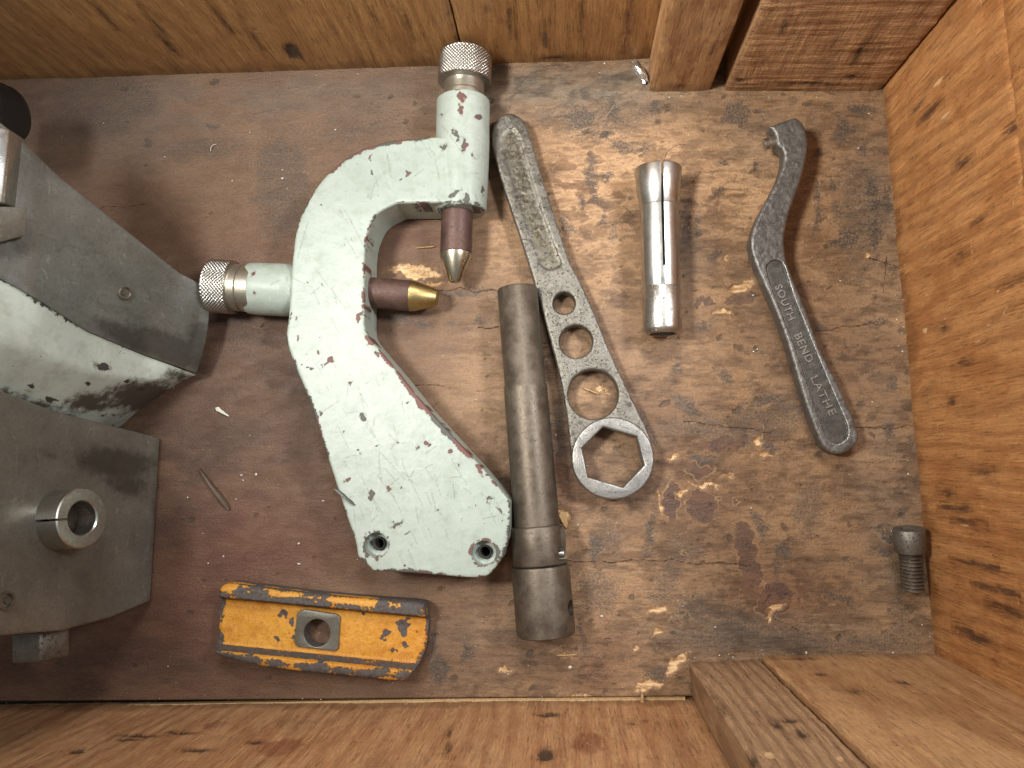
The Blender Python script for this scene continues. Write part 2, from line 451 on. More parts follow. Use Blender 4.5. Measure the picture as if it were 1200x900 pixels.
def mat_paint(name, base, base2, primer, metal, thr, dirt, chips_amp=2.2, rough=0.38, mottled=0.0):
    """chipped paint over cast iron: 'edge' = mm to the nearest arris, 'chip' = signed distance to a chip"""
    m = MT(name)
    n1 = m.noise(0.03, 4, 0.6); n2 = m.noise(0.16, 6, 0.7, (1, 1, 1), 5); n3 = m.noise(0.7, 5, 0.7, (1, 1, 1), 9); n5 = m.noise(1.6, 3, 0.6, (1, 1, 1), 12)
    c = m.mix(m.step(n1, 0.3, 0.7), base, base2)
    c = m.mix(m.step(n3, 0.5, 0.75, 0, 0.5), c, m.mix(1.0, c, dirt, 'MULTIPLY'))
    c = m.mix(m.step(n2, 0.45, 0.7, 0, 0.8), c, m.mix(1.0, c, dirt, 'MULTIPLY'))
    # fine scratches
    c = m.mix(m.math('MULTIPLY', m.step(m.attr('scd'), 0.5, 0.05, 0, 0.6), m.step(n3, 0.36, 0.5)), c, m.mix(1.0, c, (0.42, 0.42, 0.38), 'MULTIPLY'))
    c = m.mix(m.math('MULTIPLY', m.step(m.attr('scl'), 0.5, 0.05, 0, 0.5), m.step(n3, 0.4, 0.52)), c, m.mix(1.0, c, (1.3, 1.3, 1.3), 'MULTIPLY'))
    if mottled:
        c = m.mix(m.step(n5, 0.52, 0.68, 0, mottled), c, m.mix(1.0, c, (0.62, 0.45, 0.3), 'MULTIPLY'))
        c = m.mix(m.step(n2, 0.42, 0.3, 0, mottled), c, m.mix(1.0, c, (0.75, 0.5, 0.32), 'MULTIPLY'))
    gm = m.step(m.math('ADD', m.attr('grime'), m.math('MULTIPLY', m.math('SUBTRACT', n2, 0.5), 1.4)), 0.35, 0.8, 0, 0.93)
    c = m.mix(gm, c, (0.05, 0.042, 0.03))
    w = m.math('MULTIPLY', m.math('SUBTRACT', n2, 0.5), chips_amp * 2.4)
    w = m.math('ADD', w, m.math('MULTIPLY', m.math('SUBTRACT', n3, 0.5), chips_amp * 1.2))
    e = m.math('ADD', m.attr('edge'), w)
    ch = m.math('ADD', m.attr('chip'), m.math('MULTIPLY', m.math('SUBTRACT', n3, 0.5), 2.4))
    k1 = m.step(e, thr + 0.12, thr - 0.12)
    k2 = m.step(ch, 0.12, -0.12)
    pit = m.step(m.noise(0.42, 3, 0.6, (1, 1, 1), 27), 0.735, 0.75)
    k = m.math('MAXIMUM', m.math('MAXIMUM', k1, k2), pit)
    under = m.mix(m.step(m.math('ADD', n3, m.math('MULTIPLY', m.attr('steel'), 0.5)), 0.5, 0.62), primer, metal)
    c = m.mix(k, c, under)
    lip = m.step(m.math('ABSOLUTE', m.math('SUBTRACT', m.math('MINIMUM', e, m.math('ADD', ch, thr)), thr + 0.25)), 0.28, 0.0, 0, 0.35)
    c = m.mix(lip, c, m.mix(1.0, c, (0.6, 0.55, 0.5), 'MULTIPLY'))
    h = m.math('SUBTRACT', m.math('ADD', m.math('MULTIPLY', n2, 0.6), m.math('MULTIPLY', n3, 0.25)), m.math('MULTIPLY', k, 0.9))
    r = m.math('ADD', rough, m.math('MULTIPLY', k, 0.2))
    return m.out(c, r, m.math('MULTIPLY', k, 0.15), m.bump(h, 0.3, 0.9), 0.45)

def mat_metal(name, a, b, rough=(0.3, 0.5), metal=1.0, rust=None, rust_amt=0.5, bump=0.08, pit=0.0, stretch=(1, 1, 1), sc_=0.12, scratch=0.0):
    m = MT(name)
    n1 = m.noise(sc_, 5, 0.65, stretch); n2 = m.noise(0.8, 5, 0.7, stretch, 7); n3 = m.noise(2.0, 3, 0.6, stretch, 3); n4 = m.noise(0.25, 5, 0.7, (1, 1, 1), 19)
    c = m.mix(m.step(n1, 0.3, 0.7), a, b)
    c = m.mix(m.step(n2, 0.45, 0.75, 0, 0.5), c, m.mix(1.0, c, (0.5, 0.48, 0.45), 'MULTIPLY'))
    mt = metal; r = m.step(n1, 0.3, 0.7, rough[0], rough[1])
    h = m.math('ADD', m.math('MULTIPLY', n2, 0.6), m.math('MULTIPLY', n3, 0.4))
    if rust is not None:
        k = m.step(m.math('ADD', m.math('MULTIPLY', n4, 0.7), m.math('MULTIPLY', n2, 0.3)), 0.58, 0.66, 0, rust_amt)
        c = m.mix(k, c, rust); mt = m.math('SUBTRACT', metal, m.math('MULTIPLY', k, 0.8)); r = m.math('ADD', r, m.math('MULTIPLY', k, 0.2))
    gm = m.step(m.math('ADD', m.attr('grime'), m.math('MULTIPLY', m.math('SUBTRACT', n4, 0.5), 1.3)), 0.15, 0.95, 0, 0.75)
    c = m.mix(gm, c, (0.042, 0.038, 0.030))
    ws = m.step(m.math('ADD', m.attr('worn'), m.math('MULTIPLY', m.math('SUBTRACT', n2, 0.5), 1.0)), 0.35, 0.75, 0, 0.9)
    c = m.mix(ws, c, (0.50, 0.48, 0.44))
    if scratch:
        for k_, (st_, w_) in enumerate((((0.05, 1, 0.3), 0.010), ((1, 0.06, 0.25), 0.008))):
            sn = m.noise(0.30, 2, 0.5, st_, 80 + 9 * k_, 0.5)
            ln = m.math('MULTIPLY', m.step(m.math('ABSOLUTE', m.math('SUBTRACT', sn, 0.5)), w_, 0.0, 0, scratch), m.step(n4, 0.45, 0.58))
            c = m.mix(ln, c, m.mix(1.0, c, (1.9, 1.9, 1.85), 'MULTIPLY'))
    sl = m.attr('silt')
    c = m.mix(m.math('MULTIPLY', sl, m.step(n4, 0.35, 0.6, 0.9, 0.35)), c, m.mix(m.step(n2, 0.45, 0.6), (0.060, 0.052, 0.036), (0.17, 0.142, 0.082)))
    if pit:
        p = m.step(m.noise(0.9, 4, 0.7, (1, 1, 1), 51), 0.58, 0.66, 0, pit)
        c = m.mix(p, c, (0.03, 0.028, 0.025)); h = m.math('SUBTRACT', h, p)
    return m.out(c, r, mt, m.bump(h, bump, 0.9))

M = {}
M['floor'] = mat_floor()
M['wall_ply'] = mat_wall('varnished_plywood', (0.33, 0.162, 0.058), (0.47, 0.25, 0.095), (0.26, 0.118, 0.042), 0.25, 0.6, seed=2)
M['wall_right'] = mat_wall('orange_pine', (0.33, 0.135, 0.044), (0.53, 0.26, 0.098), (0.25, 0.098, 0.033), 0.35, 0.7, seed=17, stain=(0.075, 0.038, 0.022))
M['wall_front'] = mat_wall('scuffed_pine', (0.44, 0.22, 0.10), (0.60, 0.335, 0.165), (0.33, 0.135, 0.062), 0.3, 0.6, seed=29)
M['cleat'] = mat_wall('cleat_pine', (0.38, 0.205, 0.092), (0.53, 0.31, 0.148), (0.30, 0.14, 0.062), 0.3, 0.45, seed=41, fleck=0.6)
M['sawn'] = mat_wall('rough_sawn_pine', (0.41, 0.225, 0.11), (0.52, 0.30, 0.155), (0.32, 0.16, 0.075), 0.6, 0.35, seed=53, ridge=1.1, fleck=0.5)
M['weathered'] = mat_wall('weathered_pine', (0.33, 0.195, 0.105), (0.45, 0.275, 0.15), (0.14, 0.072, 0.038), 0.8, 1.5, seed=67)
M['mint'] = mat_paint('mint_paint', (0.345, 0.398, 0.35), (0.39, 0.442, 0.393), (0.165, 0.066, 0.055), (0.09, 0.088, 0.075), 0.45, (0.80, 0.82, 0.74))
M['yellow'] = mat_paint('yellow_paint', (0.68, 0.34, 0.045), (0.60, 0.265, 0.03), (0.085, 0.052, 0.045), (0.10, 0.092, 0.085), 1.75, (0.75, 0.6, 0.45), 2.8, 0.52, 0.8)
M['steel'] = mat_metal('bright_steel', (0.58, 0.57, 0.54), (0.42, 0.41, 0.38), (0.26, 0.42), rust=(0.13, 0.11, 0.08), rust_amt=0.4, bump=0.05, scratch=0.3)
M['collet'] = mat_metal('collet_steel', (0.62, 0.61, 0.58), (0.48, 0.46, 0.42), (0.27, 0.40), rust=(0.16, 0.13, 0.09), rust_amt=0.35, bump=0.04)
M['collet_pit'] = mat_metal('pitted_collet_steel', (0.58, 0.56, 0.52), (0.46, 0.43, 0.38), (0.28, 0.42), bump=0.12, pit=0.85)
M['dark'] = mat_metal('oiled_dark_steel', (0.105, 0.083, 0.062), (0.17, 0.14, 0.108), (0.40, 0.56), 0.7, rust=(0.10, 0.065, 0.04), rust_amt=0.4, bump=0.09, pit=0.3)
M['forged'] = mat_metal('forged_steel', (0.13, 0.12, 0.10), (0.215, 0.20, 0.172), (0.36, 0.55), 0.8, rust=(0.12, 0.095, 0.045), rust_amt=0.6, bump=0.25, pit=0.6)
M['trough'] = mat_metal('grimy_forged_steel', (0.115, 0.095, 0.06), (0.19, 0.165, 0.11), (0.40, 0.58), 0.5, rust=(0.24, 0.18, 0.07), rust_amt=0.5, bump=0.6, pit=0.6)
M['ringsteel'] = mat_metal('worn_ring_steel', (0.33, 0.32, 0.30), (0.21, 0.205, 0.19), (0.36, 0.52), 0.85, rust=(0.10, 0.085, 0.06), rust_amt=0.65, bump=0.2, pit=0.4)
M['cast'] = mat_metal('cast_iron', (0.15, 0.147, 0.14), (0.215, 0.21, 0.20), (0.36, 0.5), 0.75, bump=0.30, sc_=0.3)
M['castworn'] = mat_metal('worn_letter_iron', (0.46, 0.445, 0.41), (0.29, 0.28, 0.26), (0.34, 0.48), 0.85, bump=0.25, pit=0.5)
M['bronze'] = mat_metal('tarnished_bronze', (0.080, 0.043, 0.035), (0.125, 0.070, 0.054), (0.46, 0.60), 0.4, rust=(0.05, 0.032, 0.026), rust_amt=0.6, bump=0.14, pit=0.35)
M['brass'] = mat_metal('worn_brass', (0.50, 0.38, 0.17), (0.38, 0.27, 0.11), (0.32, 0.46), 1.0, rust=(0.2, 0.13, 0.05), rust_amt=0.4, bump=0.05)
M['tip'] = mat_metal('worn_tip_metal', (0.52, 0.47, 0.36), (0.42, 0.37, 0.28), (0.22, 0.34), 1.0, bump=0.04)
M['nickel'] = mat_metal('dirty_nickel', (0.56, 0.53, 0.45), (0.44, 0.40, 0.32), (0.30, 0.46), 0.9, rust=(0.22, 0.12, 0.05), rust_amt=0.7, bump=0.08)
M['machine'] = mat_metal('oily_ground_steel', (0.140, 0.143, 0.127), (0.205, 0.207, 0.187), (0.28, 0.44), 0.45, rust=(0.075, 0.068, 0.055), rust_amt=0.6, bump=0.07, sc_=0.03, pit=0.25, scratch=0.5)
M['machine2'] = mat_metal('oily_brown_steel', (0.150, 0.142, 0.116), (0.225, 0.213, 0.178), (0.28, 0.42), 0.45, rust=(0.085, 0.072, 0.052), rust_amt=0.6, bump=0.07, sc_=0.03, pit=0.25, scratch=0.5)
M['black'] = mat_metal('black_enamel', (0.008, 0.008, 0.009), (0.013, 0.013, 0.013), (0.35, 0.5), 0.1, bump=0.05)
M['machmint'] = mat_paint('greasy_mint_paint', (0.50, 0.55, 0.49), (0.43, 0.47, 0.41), (0.10, 0.095, 0.08), (0.06, 0.058, 0.05), -0.4, (0.80, 0.78, 0.70), 3.0, 0.26)
def flat(name, col, rough, metal=0.0):
    m = MT(name); n = m.noise(1.2, 4, 0.7)
    return m.out(m.mix(m.step(n, 0.3, 0.7), tuple(x * 0.7 for x in col), tuple(min(1, x * 1.2) for x in col)), rough, metal)
M['splinter'] = flat('splinter_wood', (0.42, 0.27, 0.12), 0.7)
M['splinter_dark'] = flat('dark_splinter_wood', (0.07, 0.042, 0.02), 0.5)
M['speck'] = flat('pale_specks', (0.62, 0.60, 0.52), 0.5)
M['foil'] = flat('crumpled_foil', (0.75, 0.75, 0.73), 0.25, 0.9)
M['blackbore'] = flat('grimy_bore', (0.03, 0.027, 0.022), 0.6, 0.3)
M['swarf'] = flat('swarf', (0.10, 0.10, 0.09), 0.4, 0.6)

# ================================================================== THE CRATE (setting)
PA = U(1036, 105); PB = U(1095, 765)                     # right wall foot
def on(pa, pb, t): return pa + (pb - pa) * t
BL = U(0, 829); BR = U(805, 821.5)                       # front wall foot (bottom of picture)
TL = U(15, 93); TR = U(720, 70.5)                        # back wall foot

def structure(name):
    o = bpy.data.objects.new(name, None); COL.objects.link(o); o.empty_display_size = 0.01; o['kind'] = 'structure'; return o

def board(name, parent, P0, P1, z0, z1, thick, mat, res=1.6, dark=(), red=(), bare=(), und=0.5, seed=0, gap=0.0, ridge=0.0, scuff=1.2):
    """P0->P1 runs along the foot with the crate's inside on its left; local x along, y inwards, z up"""
    P0 = np.asarray(P0, float); P1 = np.asarray(P1, float); Ln = np.linalg.norm(P1 - P0); u = (P1 - P0) / Ln
    nu = max(2, int(Ln / res)); nv = max(2, int((z1 - z0) / res))
    xs = np.linspace(0, Ln, nu + 1); zs = np.linspace(z0, z1, nv + 1)
    X, Z = np.meshgrid(xs, zs, indexing='xy'); X = X.ravel(); Z = Z.ravel()
    d = (fbm2(X / 40, Z / 160, seed, 4) - 0.5) * 2 * und
    d += (fbm2(X / 2.2, Z / 40, seed + 5, 3) - 0.5) * 0.5
    if ridge: d += (fbm2(X / 25, Z / 1.8, seed + 9, 2) - 0.5) * ridge
    e = np.minimum(np.minimum(X, Ln - X), np.minimum(Z - z0, z1 - Z))
    wob = fbm2(X / 6, Z / 6, seed + 2, 3)
    d -= np.exp(-e / (0.5 + 1.0 * wob)) * 1.3 * wob
    fd = sd_blobs(X, Z, dark, warp=0.8); fr = sd_blobs(X, Z, red, warp=2.5); fb = sd_blobs(X, Z, bare, warp=0.5)
    rg = np.random.default_rng(seed + 900); ar = Ln * (z1 - z0) / 1000.0
    sl = seg_field(X, Z, strokes(rg, int(ar * scuff), (0, Ln), (z0, min(z1, 100)), (2, 13), 82, 16) + strokes(rg, int(ar * scuff * 0.2), (0, Ln), (z0, min(z1, 100)), (4, 22), 20, 25))
    sdk = seg_field(X, Z, strokes(rg, int(ar * 1.6), (0, Ln), (z0, min(z1, 110)), (3, 16), 90, 3))
    d -= np.clip(0.4 - sl, 0, 1) * 0.3 + np.clip(0.4 - sdk, 0, 1) * 0.6
    d -= np.clip(-fd, 0, 1.0) * 0.7 + np.clip(0.3 - fb, 0, 1) * 0.4
    W = nu + 1; n = len(X)
    V = np.stack([X, d, Z], 1); F = []
    for j in range(nv):
        for i in range(nu):
            a = j * W + i; F.append((a, a + W, a + W + 1, a + 1))
    ring = [i for i in range(W)] + [j * W + nu for j in range(1, nv + 1)] + [nv * W + i for i in range(nu - 1, -1, -1)] + [j * W for j in range(nv - 1, 0, -1)]
    Bk = V[ring].copy(); Bk[:, 1] = -thick
    V = np.concatenate([V, Bk]); m = len(ring)
    for k in range(m):
        a, b = ring[k], ring[(k + 1) % m]; F.append((a, b, n + (k + 1) % m, n + k))
    F.append(tuple(n + k for k in range(m)))
    pad = lambda f: np.concatenate([f, np.full(m, 6.0)])
    me = bpy.data.meshes.new(name); me.from_pydata((V * MM).tolist(), [], F); me.update()
    for k, a in (('dark', pad(fd)), ('red', pad(fr)), ('bare', pad(fb)), ('scl', pad(sl)), ('scd', pad(sdk))):
        at = me.attributes.new(k, 'FLOAT', 'POINT'); at.data.foreach_set('value', a.astype(np.float32))
    me.polygons.foreach_set('use_smooth', [True] * len(me.polygons)); me.set_sharp_from_angle(angle=math.radians(50))
    me.materials.append(mat)
    o = bpy.data.objects.new(name, me); COL.objects.link(o); o.parent = parent
    mat4 = Matrix(((u[0], -u[1], 0, P0[0] * MM), (u[1], u[0], 0, P0[1] * MM), (0, 0, 1, 0), (0, 0, 0, 1)))
    o.matrix_local = mat4
    return o
def wallpx(P0, P1, lst):
    """photo blobs (px,py,ru,rv,deg) -> (u,z,...) on the vertical plane through P0-P1"""
    P0 = np.asarray(P0); P1 = np.asarray(P1); u = (P1 - P0) / np.linalg.norm(P1 - P0); nn = np.array([-u[1], u[0]])
    out = []
    for b in lst:
        w = RC @ np.array([b[0] - 600, -(b[1] - 450), -FPX])
        t = (P0 @ nn) / (w[:2] @ nn); q = w * t
        out.append(((q[:2] - P0) @ u, H + q[2], b[2] * 0.36, b[3] * 0.62, b[4] if len(b) > 4 else 0))
    return out

# floor ------------------------------------------------------------
def make_floor():
    x0, x1, y1 = -345.0, 196.0, 215.0
    ub = (BR - BL) / np.linalg.norm(BR - BL)
    res = 0.72
    xs = np.arange(x0, x1 + .01, res); ny = 500
    E0 = U(0, 822.0); E1 = U(800, 816.0)
    yb = E0[1] + (E1[1] - E0[1]) * (xs - E0[0]) / (E1[0] - E0[0])
    V = []
    for j in range(ny + 1):
        t = j / ny; V.append(np.stack([xs, yb + (y1 - yb) * t, np.zeros_like(xs)], 1))
    V = np.concatenate(V); X, Y = V[:, 0], V[:, 1]; W = len(xs)
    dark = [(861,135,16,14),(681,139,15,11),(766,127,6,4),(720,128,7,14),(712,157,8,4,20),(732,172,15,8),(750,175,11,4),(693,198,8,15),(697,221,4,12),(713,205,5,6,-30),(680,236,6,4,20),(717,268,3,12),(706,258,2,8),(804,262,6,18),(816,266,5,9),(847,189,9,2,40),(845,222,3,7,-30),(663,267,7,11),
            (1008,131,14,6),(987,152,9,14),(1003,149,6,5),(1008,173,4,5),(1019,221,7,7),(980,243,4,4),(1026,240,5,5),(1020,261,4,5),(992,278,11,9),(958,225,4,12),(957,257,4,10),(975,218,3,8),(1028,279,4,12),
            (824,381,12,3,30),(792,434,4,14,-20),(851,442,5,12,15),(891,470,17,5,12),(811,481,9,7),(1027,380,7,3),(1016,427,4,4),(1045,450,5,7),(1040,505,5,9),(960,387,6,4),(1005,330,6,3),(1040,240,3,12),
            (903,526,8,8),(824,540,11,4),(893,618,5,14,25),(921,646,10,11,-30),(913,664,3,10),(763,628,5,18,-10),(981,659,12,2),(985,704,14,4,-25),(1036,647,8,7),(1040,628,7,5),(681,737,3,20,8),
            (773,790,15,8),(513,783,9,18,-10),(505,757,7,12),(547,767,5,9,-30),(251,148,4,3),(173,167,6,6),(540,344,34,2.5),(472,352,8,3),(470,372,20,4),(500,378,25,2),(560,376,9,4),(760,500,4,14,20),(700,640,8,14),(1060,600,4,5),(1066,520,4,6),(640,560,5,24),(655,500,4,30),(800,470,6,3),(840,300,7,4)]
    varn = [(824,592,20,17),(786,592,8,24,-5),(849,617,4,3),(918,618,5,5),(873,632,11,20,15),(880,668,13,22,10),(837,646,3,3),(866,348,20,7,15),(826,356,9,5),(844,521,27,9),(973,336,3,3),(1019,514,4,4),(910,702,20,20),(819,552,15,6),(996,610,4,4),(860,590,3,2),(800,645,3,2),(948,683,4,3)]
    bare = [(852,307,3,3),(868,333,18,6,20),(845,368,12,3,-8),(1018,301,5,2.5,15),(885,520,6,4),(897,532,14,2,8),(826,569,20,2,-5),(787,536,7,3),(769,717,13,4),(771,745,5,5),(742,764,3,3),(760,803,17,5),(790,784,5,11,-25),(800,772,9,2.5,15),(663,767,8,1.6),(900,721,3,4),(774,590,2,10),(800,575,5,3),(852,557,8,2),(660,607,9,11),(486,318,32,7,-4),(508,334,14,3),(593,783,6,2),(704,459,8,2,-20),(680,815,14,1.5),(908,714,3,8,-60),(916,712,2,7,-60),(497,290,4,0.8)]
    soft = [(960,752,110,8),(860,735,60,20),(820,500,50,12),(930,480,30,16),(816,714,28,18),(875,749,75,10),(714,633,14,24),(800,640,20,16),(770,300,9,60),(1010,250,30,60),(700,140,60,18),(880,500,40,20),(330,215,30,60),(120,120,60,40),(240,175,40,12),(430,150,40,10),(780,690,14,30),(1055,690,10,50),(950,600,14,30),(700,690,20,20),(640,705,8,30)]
    red = [(300,625,110,75,0.9),(230,700,80,70,0.7),(480,270,40,40,0.5),(700,760,30,40,0.3),(290,330,80,60,0.3),(650,560,30,40,0.5),(910,700,30,30,0.5),(120,770,140,60,0.5)]
    grey = [(330,110,420,36,0.9),(690,105,90,30,0.9),(1040,600,40,160,0.5),(900,745,150,26,0.6),(1030,250,40,120,0.6),(800,300,30,60,0.4),(110,160,130,60,0.9),(560,740,110,60,0.35),(350,190,140,60,0.45),(880,160,70,50,0.4)]
    pale = [(740,230,120,90,0.35),(900,200,60,60,0.5),(800,190,70,45,0.9),(680,220,60,70,0.7),(880,250,60,60,0.6),(590,290,60,50,0.5),(720,330,50,60,0.5),(560,720,110,50,0.45),(960,330,50,60,0.35),(830,420,70,60,0.35),(960,590,70,60,0.25),(530,430,60,60,0.3),(760,670,60,50,0.3),(640,130,60,25,0.4)]
    oil_shade = [(215,400,90,90,0.5),(230,470,150,120,0.4),(150,700,120,120,0.4),(260,440,140,70,0.45),(300,480,90,80,0.55),(180,560,60,120,0.7),(120,790,160,40,0.75),(300,385,100,50,0.6),(480,390,50,25,0.35),(700,560,50,40,0.3),(720,400,40,60,0.25),(640,430,20,120,0.5),(900,760,100,14,0.6),(60,120,70,60,0.6),(350,560,40,70,0.35)]  # oil stains, plus painted-in shade on the floor beside the machine
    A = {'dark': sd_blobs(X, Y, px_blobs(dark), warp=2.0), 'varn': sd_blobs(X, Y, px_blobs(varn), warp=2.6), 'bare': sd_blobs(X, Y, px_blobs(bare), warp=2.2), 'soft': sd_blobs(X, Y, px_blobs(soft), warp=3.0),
         'red': np.clip(gauss(X, Y, red), 0, 1), 'grey': np.clip(gauss(X, Y, grey), 0, 1), 'pale': np.clip(gauss(X, Y, pale), 0, 1), 'oil': np.clip(gauss(X, Y, oil_shade), 0, 0.9)}
    PXf, _ = photo_xy(V)
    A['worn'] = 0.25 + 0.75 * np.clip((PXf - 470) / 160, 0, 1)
    A['m0'] = np.clip((fbm2(X / 50, Y / 28, 3, 4) - 0.3) / 0.4, 0, 1)
    A['m1'] = fbm2(X / 16, Y / 7, 7, 4, 0.6)
    A['m2'] = fbm2(X / 6.5 + 3 * A['m1'], Y / 4.5, 11, 4, 0.68)
    rg = np.random.default_rng(77); sb = []
    for _ in range(560):
        px_, py_ = rg.uniform(20, 1080), rg.uniform(80, 820)
        if rg.random() > 0.25 + 0.75 * min(1, max(0, (px_ - 420) / 250)): continue
        p_ = U(px_, py_); r_ = 0.3 + 1.1 * rg.random() ** 3
        sb.append((p_[0], p_[1], r_ * rg.uniform(0.8, 2.2), r_, rg.uniform(0, 40)))
    A['spl'] = sd_blobs(X, Y, sb, 2.0, 0.5)
    xr, yr = (-300, 175), (-120, 205)
    A['scd'] = seg_field(X, Y, strokes(rg, 90, xr, yr, (3, 14), 0, 7) + strokes(rg, 60, xr, yr, (2, 9), 40, 40))
    A['scl'] = seg_field(X, Y, strokes(rg, 130, (-60, 175), yr, (2, 14), 25, 50) + strokes(rg, 60, xr, yr, (2, 10), 0, 30))
    # scribed ring left by a can, and cracks along the veneer
    ln = np.full(len(X), 6.0)
    p = U(801, 191); k = sc(801, 191, 0)
    th = np.degrees(np.arctan2(Y - p[1], X - p[0]))
    ring = np.abs(np.hypot(X - p[0], (Y - p[1])) - 23 * k) + np.where((th < -60) & (th > -200), 3.0, 0)
    ln = np.minimum(ln, ring + 0.28)
    for a, b in (((512, 340), (582, 339)), ((800, 495), (905, 506)), ((1018, 302), (1052, 312)), ((640, 655), (880, 662)), ((1040, 300), (1034, 362)), ((902, 724), (952, 745)), ((705, 752), (722, 744)), ((950, 388), (1030, 380)), ((890, 715), (905, 696)), ((430, 455), (520, 452)), ((360, 236), (440, 240)), ((110, 245), (170, 240)), ((960, 505), (1080, 498)), ((730, 240), (742, 252)), ((560, 385), (585, 384))):
        A0, B0 = U(*a), U(*b); dd = B0 - A0; t = np.clip(((X - A0[0]) * dd[0] + (Y - A0[1]) * dd[1]) / (dd @ dd), 0, 1)
        wig = (fbm2(X / 9, Y / 9, 5, 3) - 0.5) * 4
        ln = np.minimum(ln, np.abs(np.hypot(X - A0[0] - dd[0] * t, Y + wig - A0[1] - dd[1] * t)) + 0.15)
    A['line'] = ln
    z = (fbm2(X / 60, Y / 60, 3, 3) - 0.5) * 0.8 + (fbm2(X / 12, Y / 3.0, 8, 3) - 0.5) * 0.3 * (0.4 + 0.6 * A['worn'])
    z -= np.clip(0.3 - A['scd'], 0, 1) * 0.3 + np.clip(-A['spl'], 0, 0.6) * 0.3
    z -= np.clip(0.6 - A['bare'], 0, 1.2) * 0.55
    gr = np.exp(-((A['bare'] - 0.3) / 0.8) ** 2) * (fbm2(X / 1.5, Y / 1.5, 41, 2) - 0.3) * 0.8
    z += gr
    # torn grain in the gouge between the jaws
    g0 = U(490, 317); gz = np.exp(-((X - g0[0]) / 13) ** 2 - ((Y - g0[1]) / 3.0) ** 2)
    z += gz * 0.5 * np.sin(X * 2.6 + fbm2(X / 3, Y / 3, 4, 2) * 6)
    V[:, 2] = z - 0.25
    F = [(j * W + i, j * W + i + 1, (j + 1) * W + i + 1, (j + 1) * W + i) for j in range(ny) for i in range(W - 1)]
    # front edge thickness
    n = len(V); E = V[:W].copy(); E[:, 2] = -5.0; V = np.concatenate([V, E])
    F += [(i + 1, i, n + i, n + i + 1) for i in range(W - 1)]
    for kk in A: A[kk] = np.concatenate([A[kk], A[kk][:W]])
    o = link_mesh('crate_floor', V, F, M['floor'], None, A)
    o['kind'] = 'structure'
    return o
FLOOR = make_floor()
def strip(name, a, b, w, z0, z1, mat, parent, seed=0, taper=0):
    a = np.asarray(a); b = np.asarray(b); u = (b - a) / np.linalg.norm(b - a); n = np.array([-u[1], u[0]])
    N = 90; V = []; rr = np.random.default_rng(seed)
    for k in range(N + 1):
        p = a + (b - a) * k / N; j = rr.normal(0, 0.16, 3)
        for (s, z) in ((0, z0), (0, z1 + j[2] * 0.5), (1, z1 + j[2] * 0.5), (1, z0)):
            q = p + n * (w * s * (1 if taper == 0 else min(1, 0.15 + k / N / taper)) + (j[0] if s == 0 else 0)); V.append((q[0], q[1], z))
    F = []
    for k in range(N):
        for i in range(4):
            F.append((k * 4 + i, k * 4 + (i + 1) % 4, k * 4 + 4 + (i + 1) % 4, k * 4 + 4 + i))
    F += [(0, 1, 2, 3), (N * 4 + 3, N * 4 + 2, N * 4 + 1, N * 4)]
    return link_mesh(name, V, F, mat, parent, smooth_sh=False)
# pale broken veneer ply showing along the floor's front edge, below the top face
M['ply_edge'] = flat('raw_ply_edge', (0.50, 0.33, 0.16), 0.7)
strip('veneer_edge', U(150, 826.8, -2), U(803, 820.6, -2), 1.7, -5, -1.9, M['ply_edge'], FLOOR, 3, 0.7)
M['under'] = flat('crate_underside', (0.05, 0.035, 0.025), 0.8)
strip('under_board', U(-160, 845, -8), U(900, 838, -8), 16, -12, -9, M['under'], FLOOR, 4)

# right wall --------------------------------------------------------
WR = structure('crate_wall_right')
dv = (PA - PB) / np.linalg.norm(PA - PB)
P0 = PB - dv * 60; P1 = PA + dv * 45
kn = wallpx(P0, P1, [(1128,190,3,7,0),(1124,300,3,6,0),(1105,385,2.5,5,0),(1127,425,3,6,0),(1115,470,4,4,0),(1150,553,2,8,0),(1108,577,3,7,0),(1128,595,2,5),(1075,125,2,6),(1090,130,3,12),(1140,660,2,22,0),(1165,690,2,20),(1178,715,4,16),(1110,595,2,8),(1135,612,1.5,16),(1072,185,2,5),(1150,255,2,6),(1190,330,2,12),(1185,150,4,5),(1140,745,5,20)])
bw = wallpx(P0, P1, [(1108,135,1.5,5),(1102,150,1,5),(1083,388,3,4),(1130,615,1.2,6),(1178,625,1,6),(1122,740,1.5,2),(1085,345,1,2),(1170,340,1.5,2),(1128,515,1,4),(1150,720,0.8,3),(1146,400,1,2),(1180,225,1,2),(1085,290,0.7,4),(1135,700,0.8,4),(1080,250,0.8,3),(1160,180,0.7,4),(1100,95,2.5,6)])
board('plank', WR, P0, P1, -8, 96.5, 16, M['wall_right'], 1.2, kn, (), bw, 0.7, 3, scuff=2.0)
board('plank', WR, P0 - np.array([0.6, 0]), P1 - np.array([0.6, 0]), 97.3, 165, 16, M['wall_right'], 2.5, (), (), (), 0.7, 14)

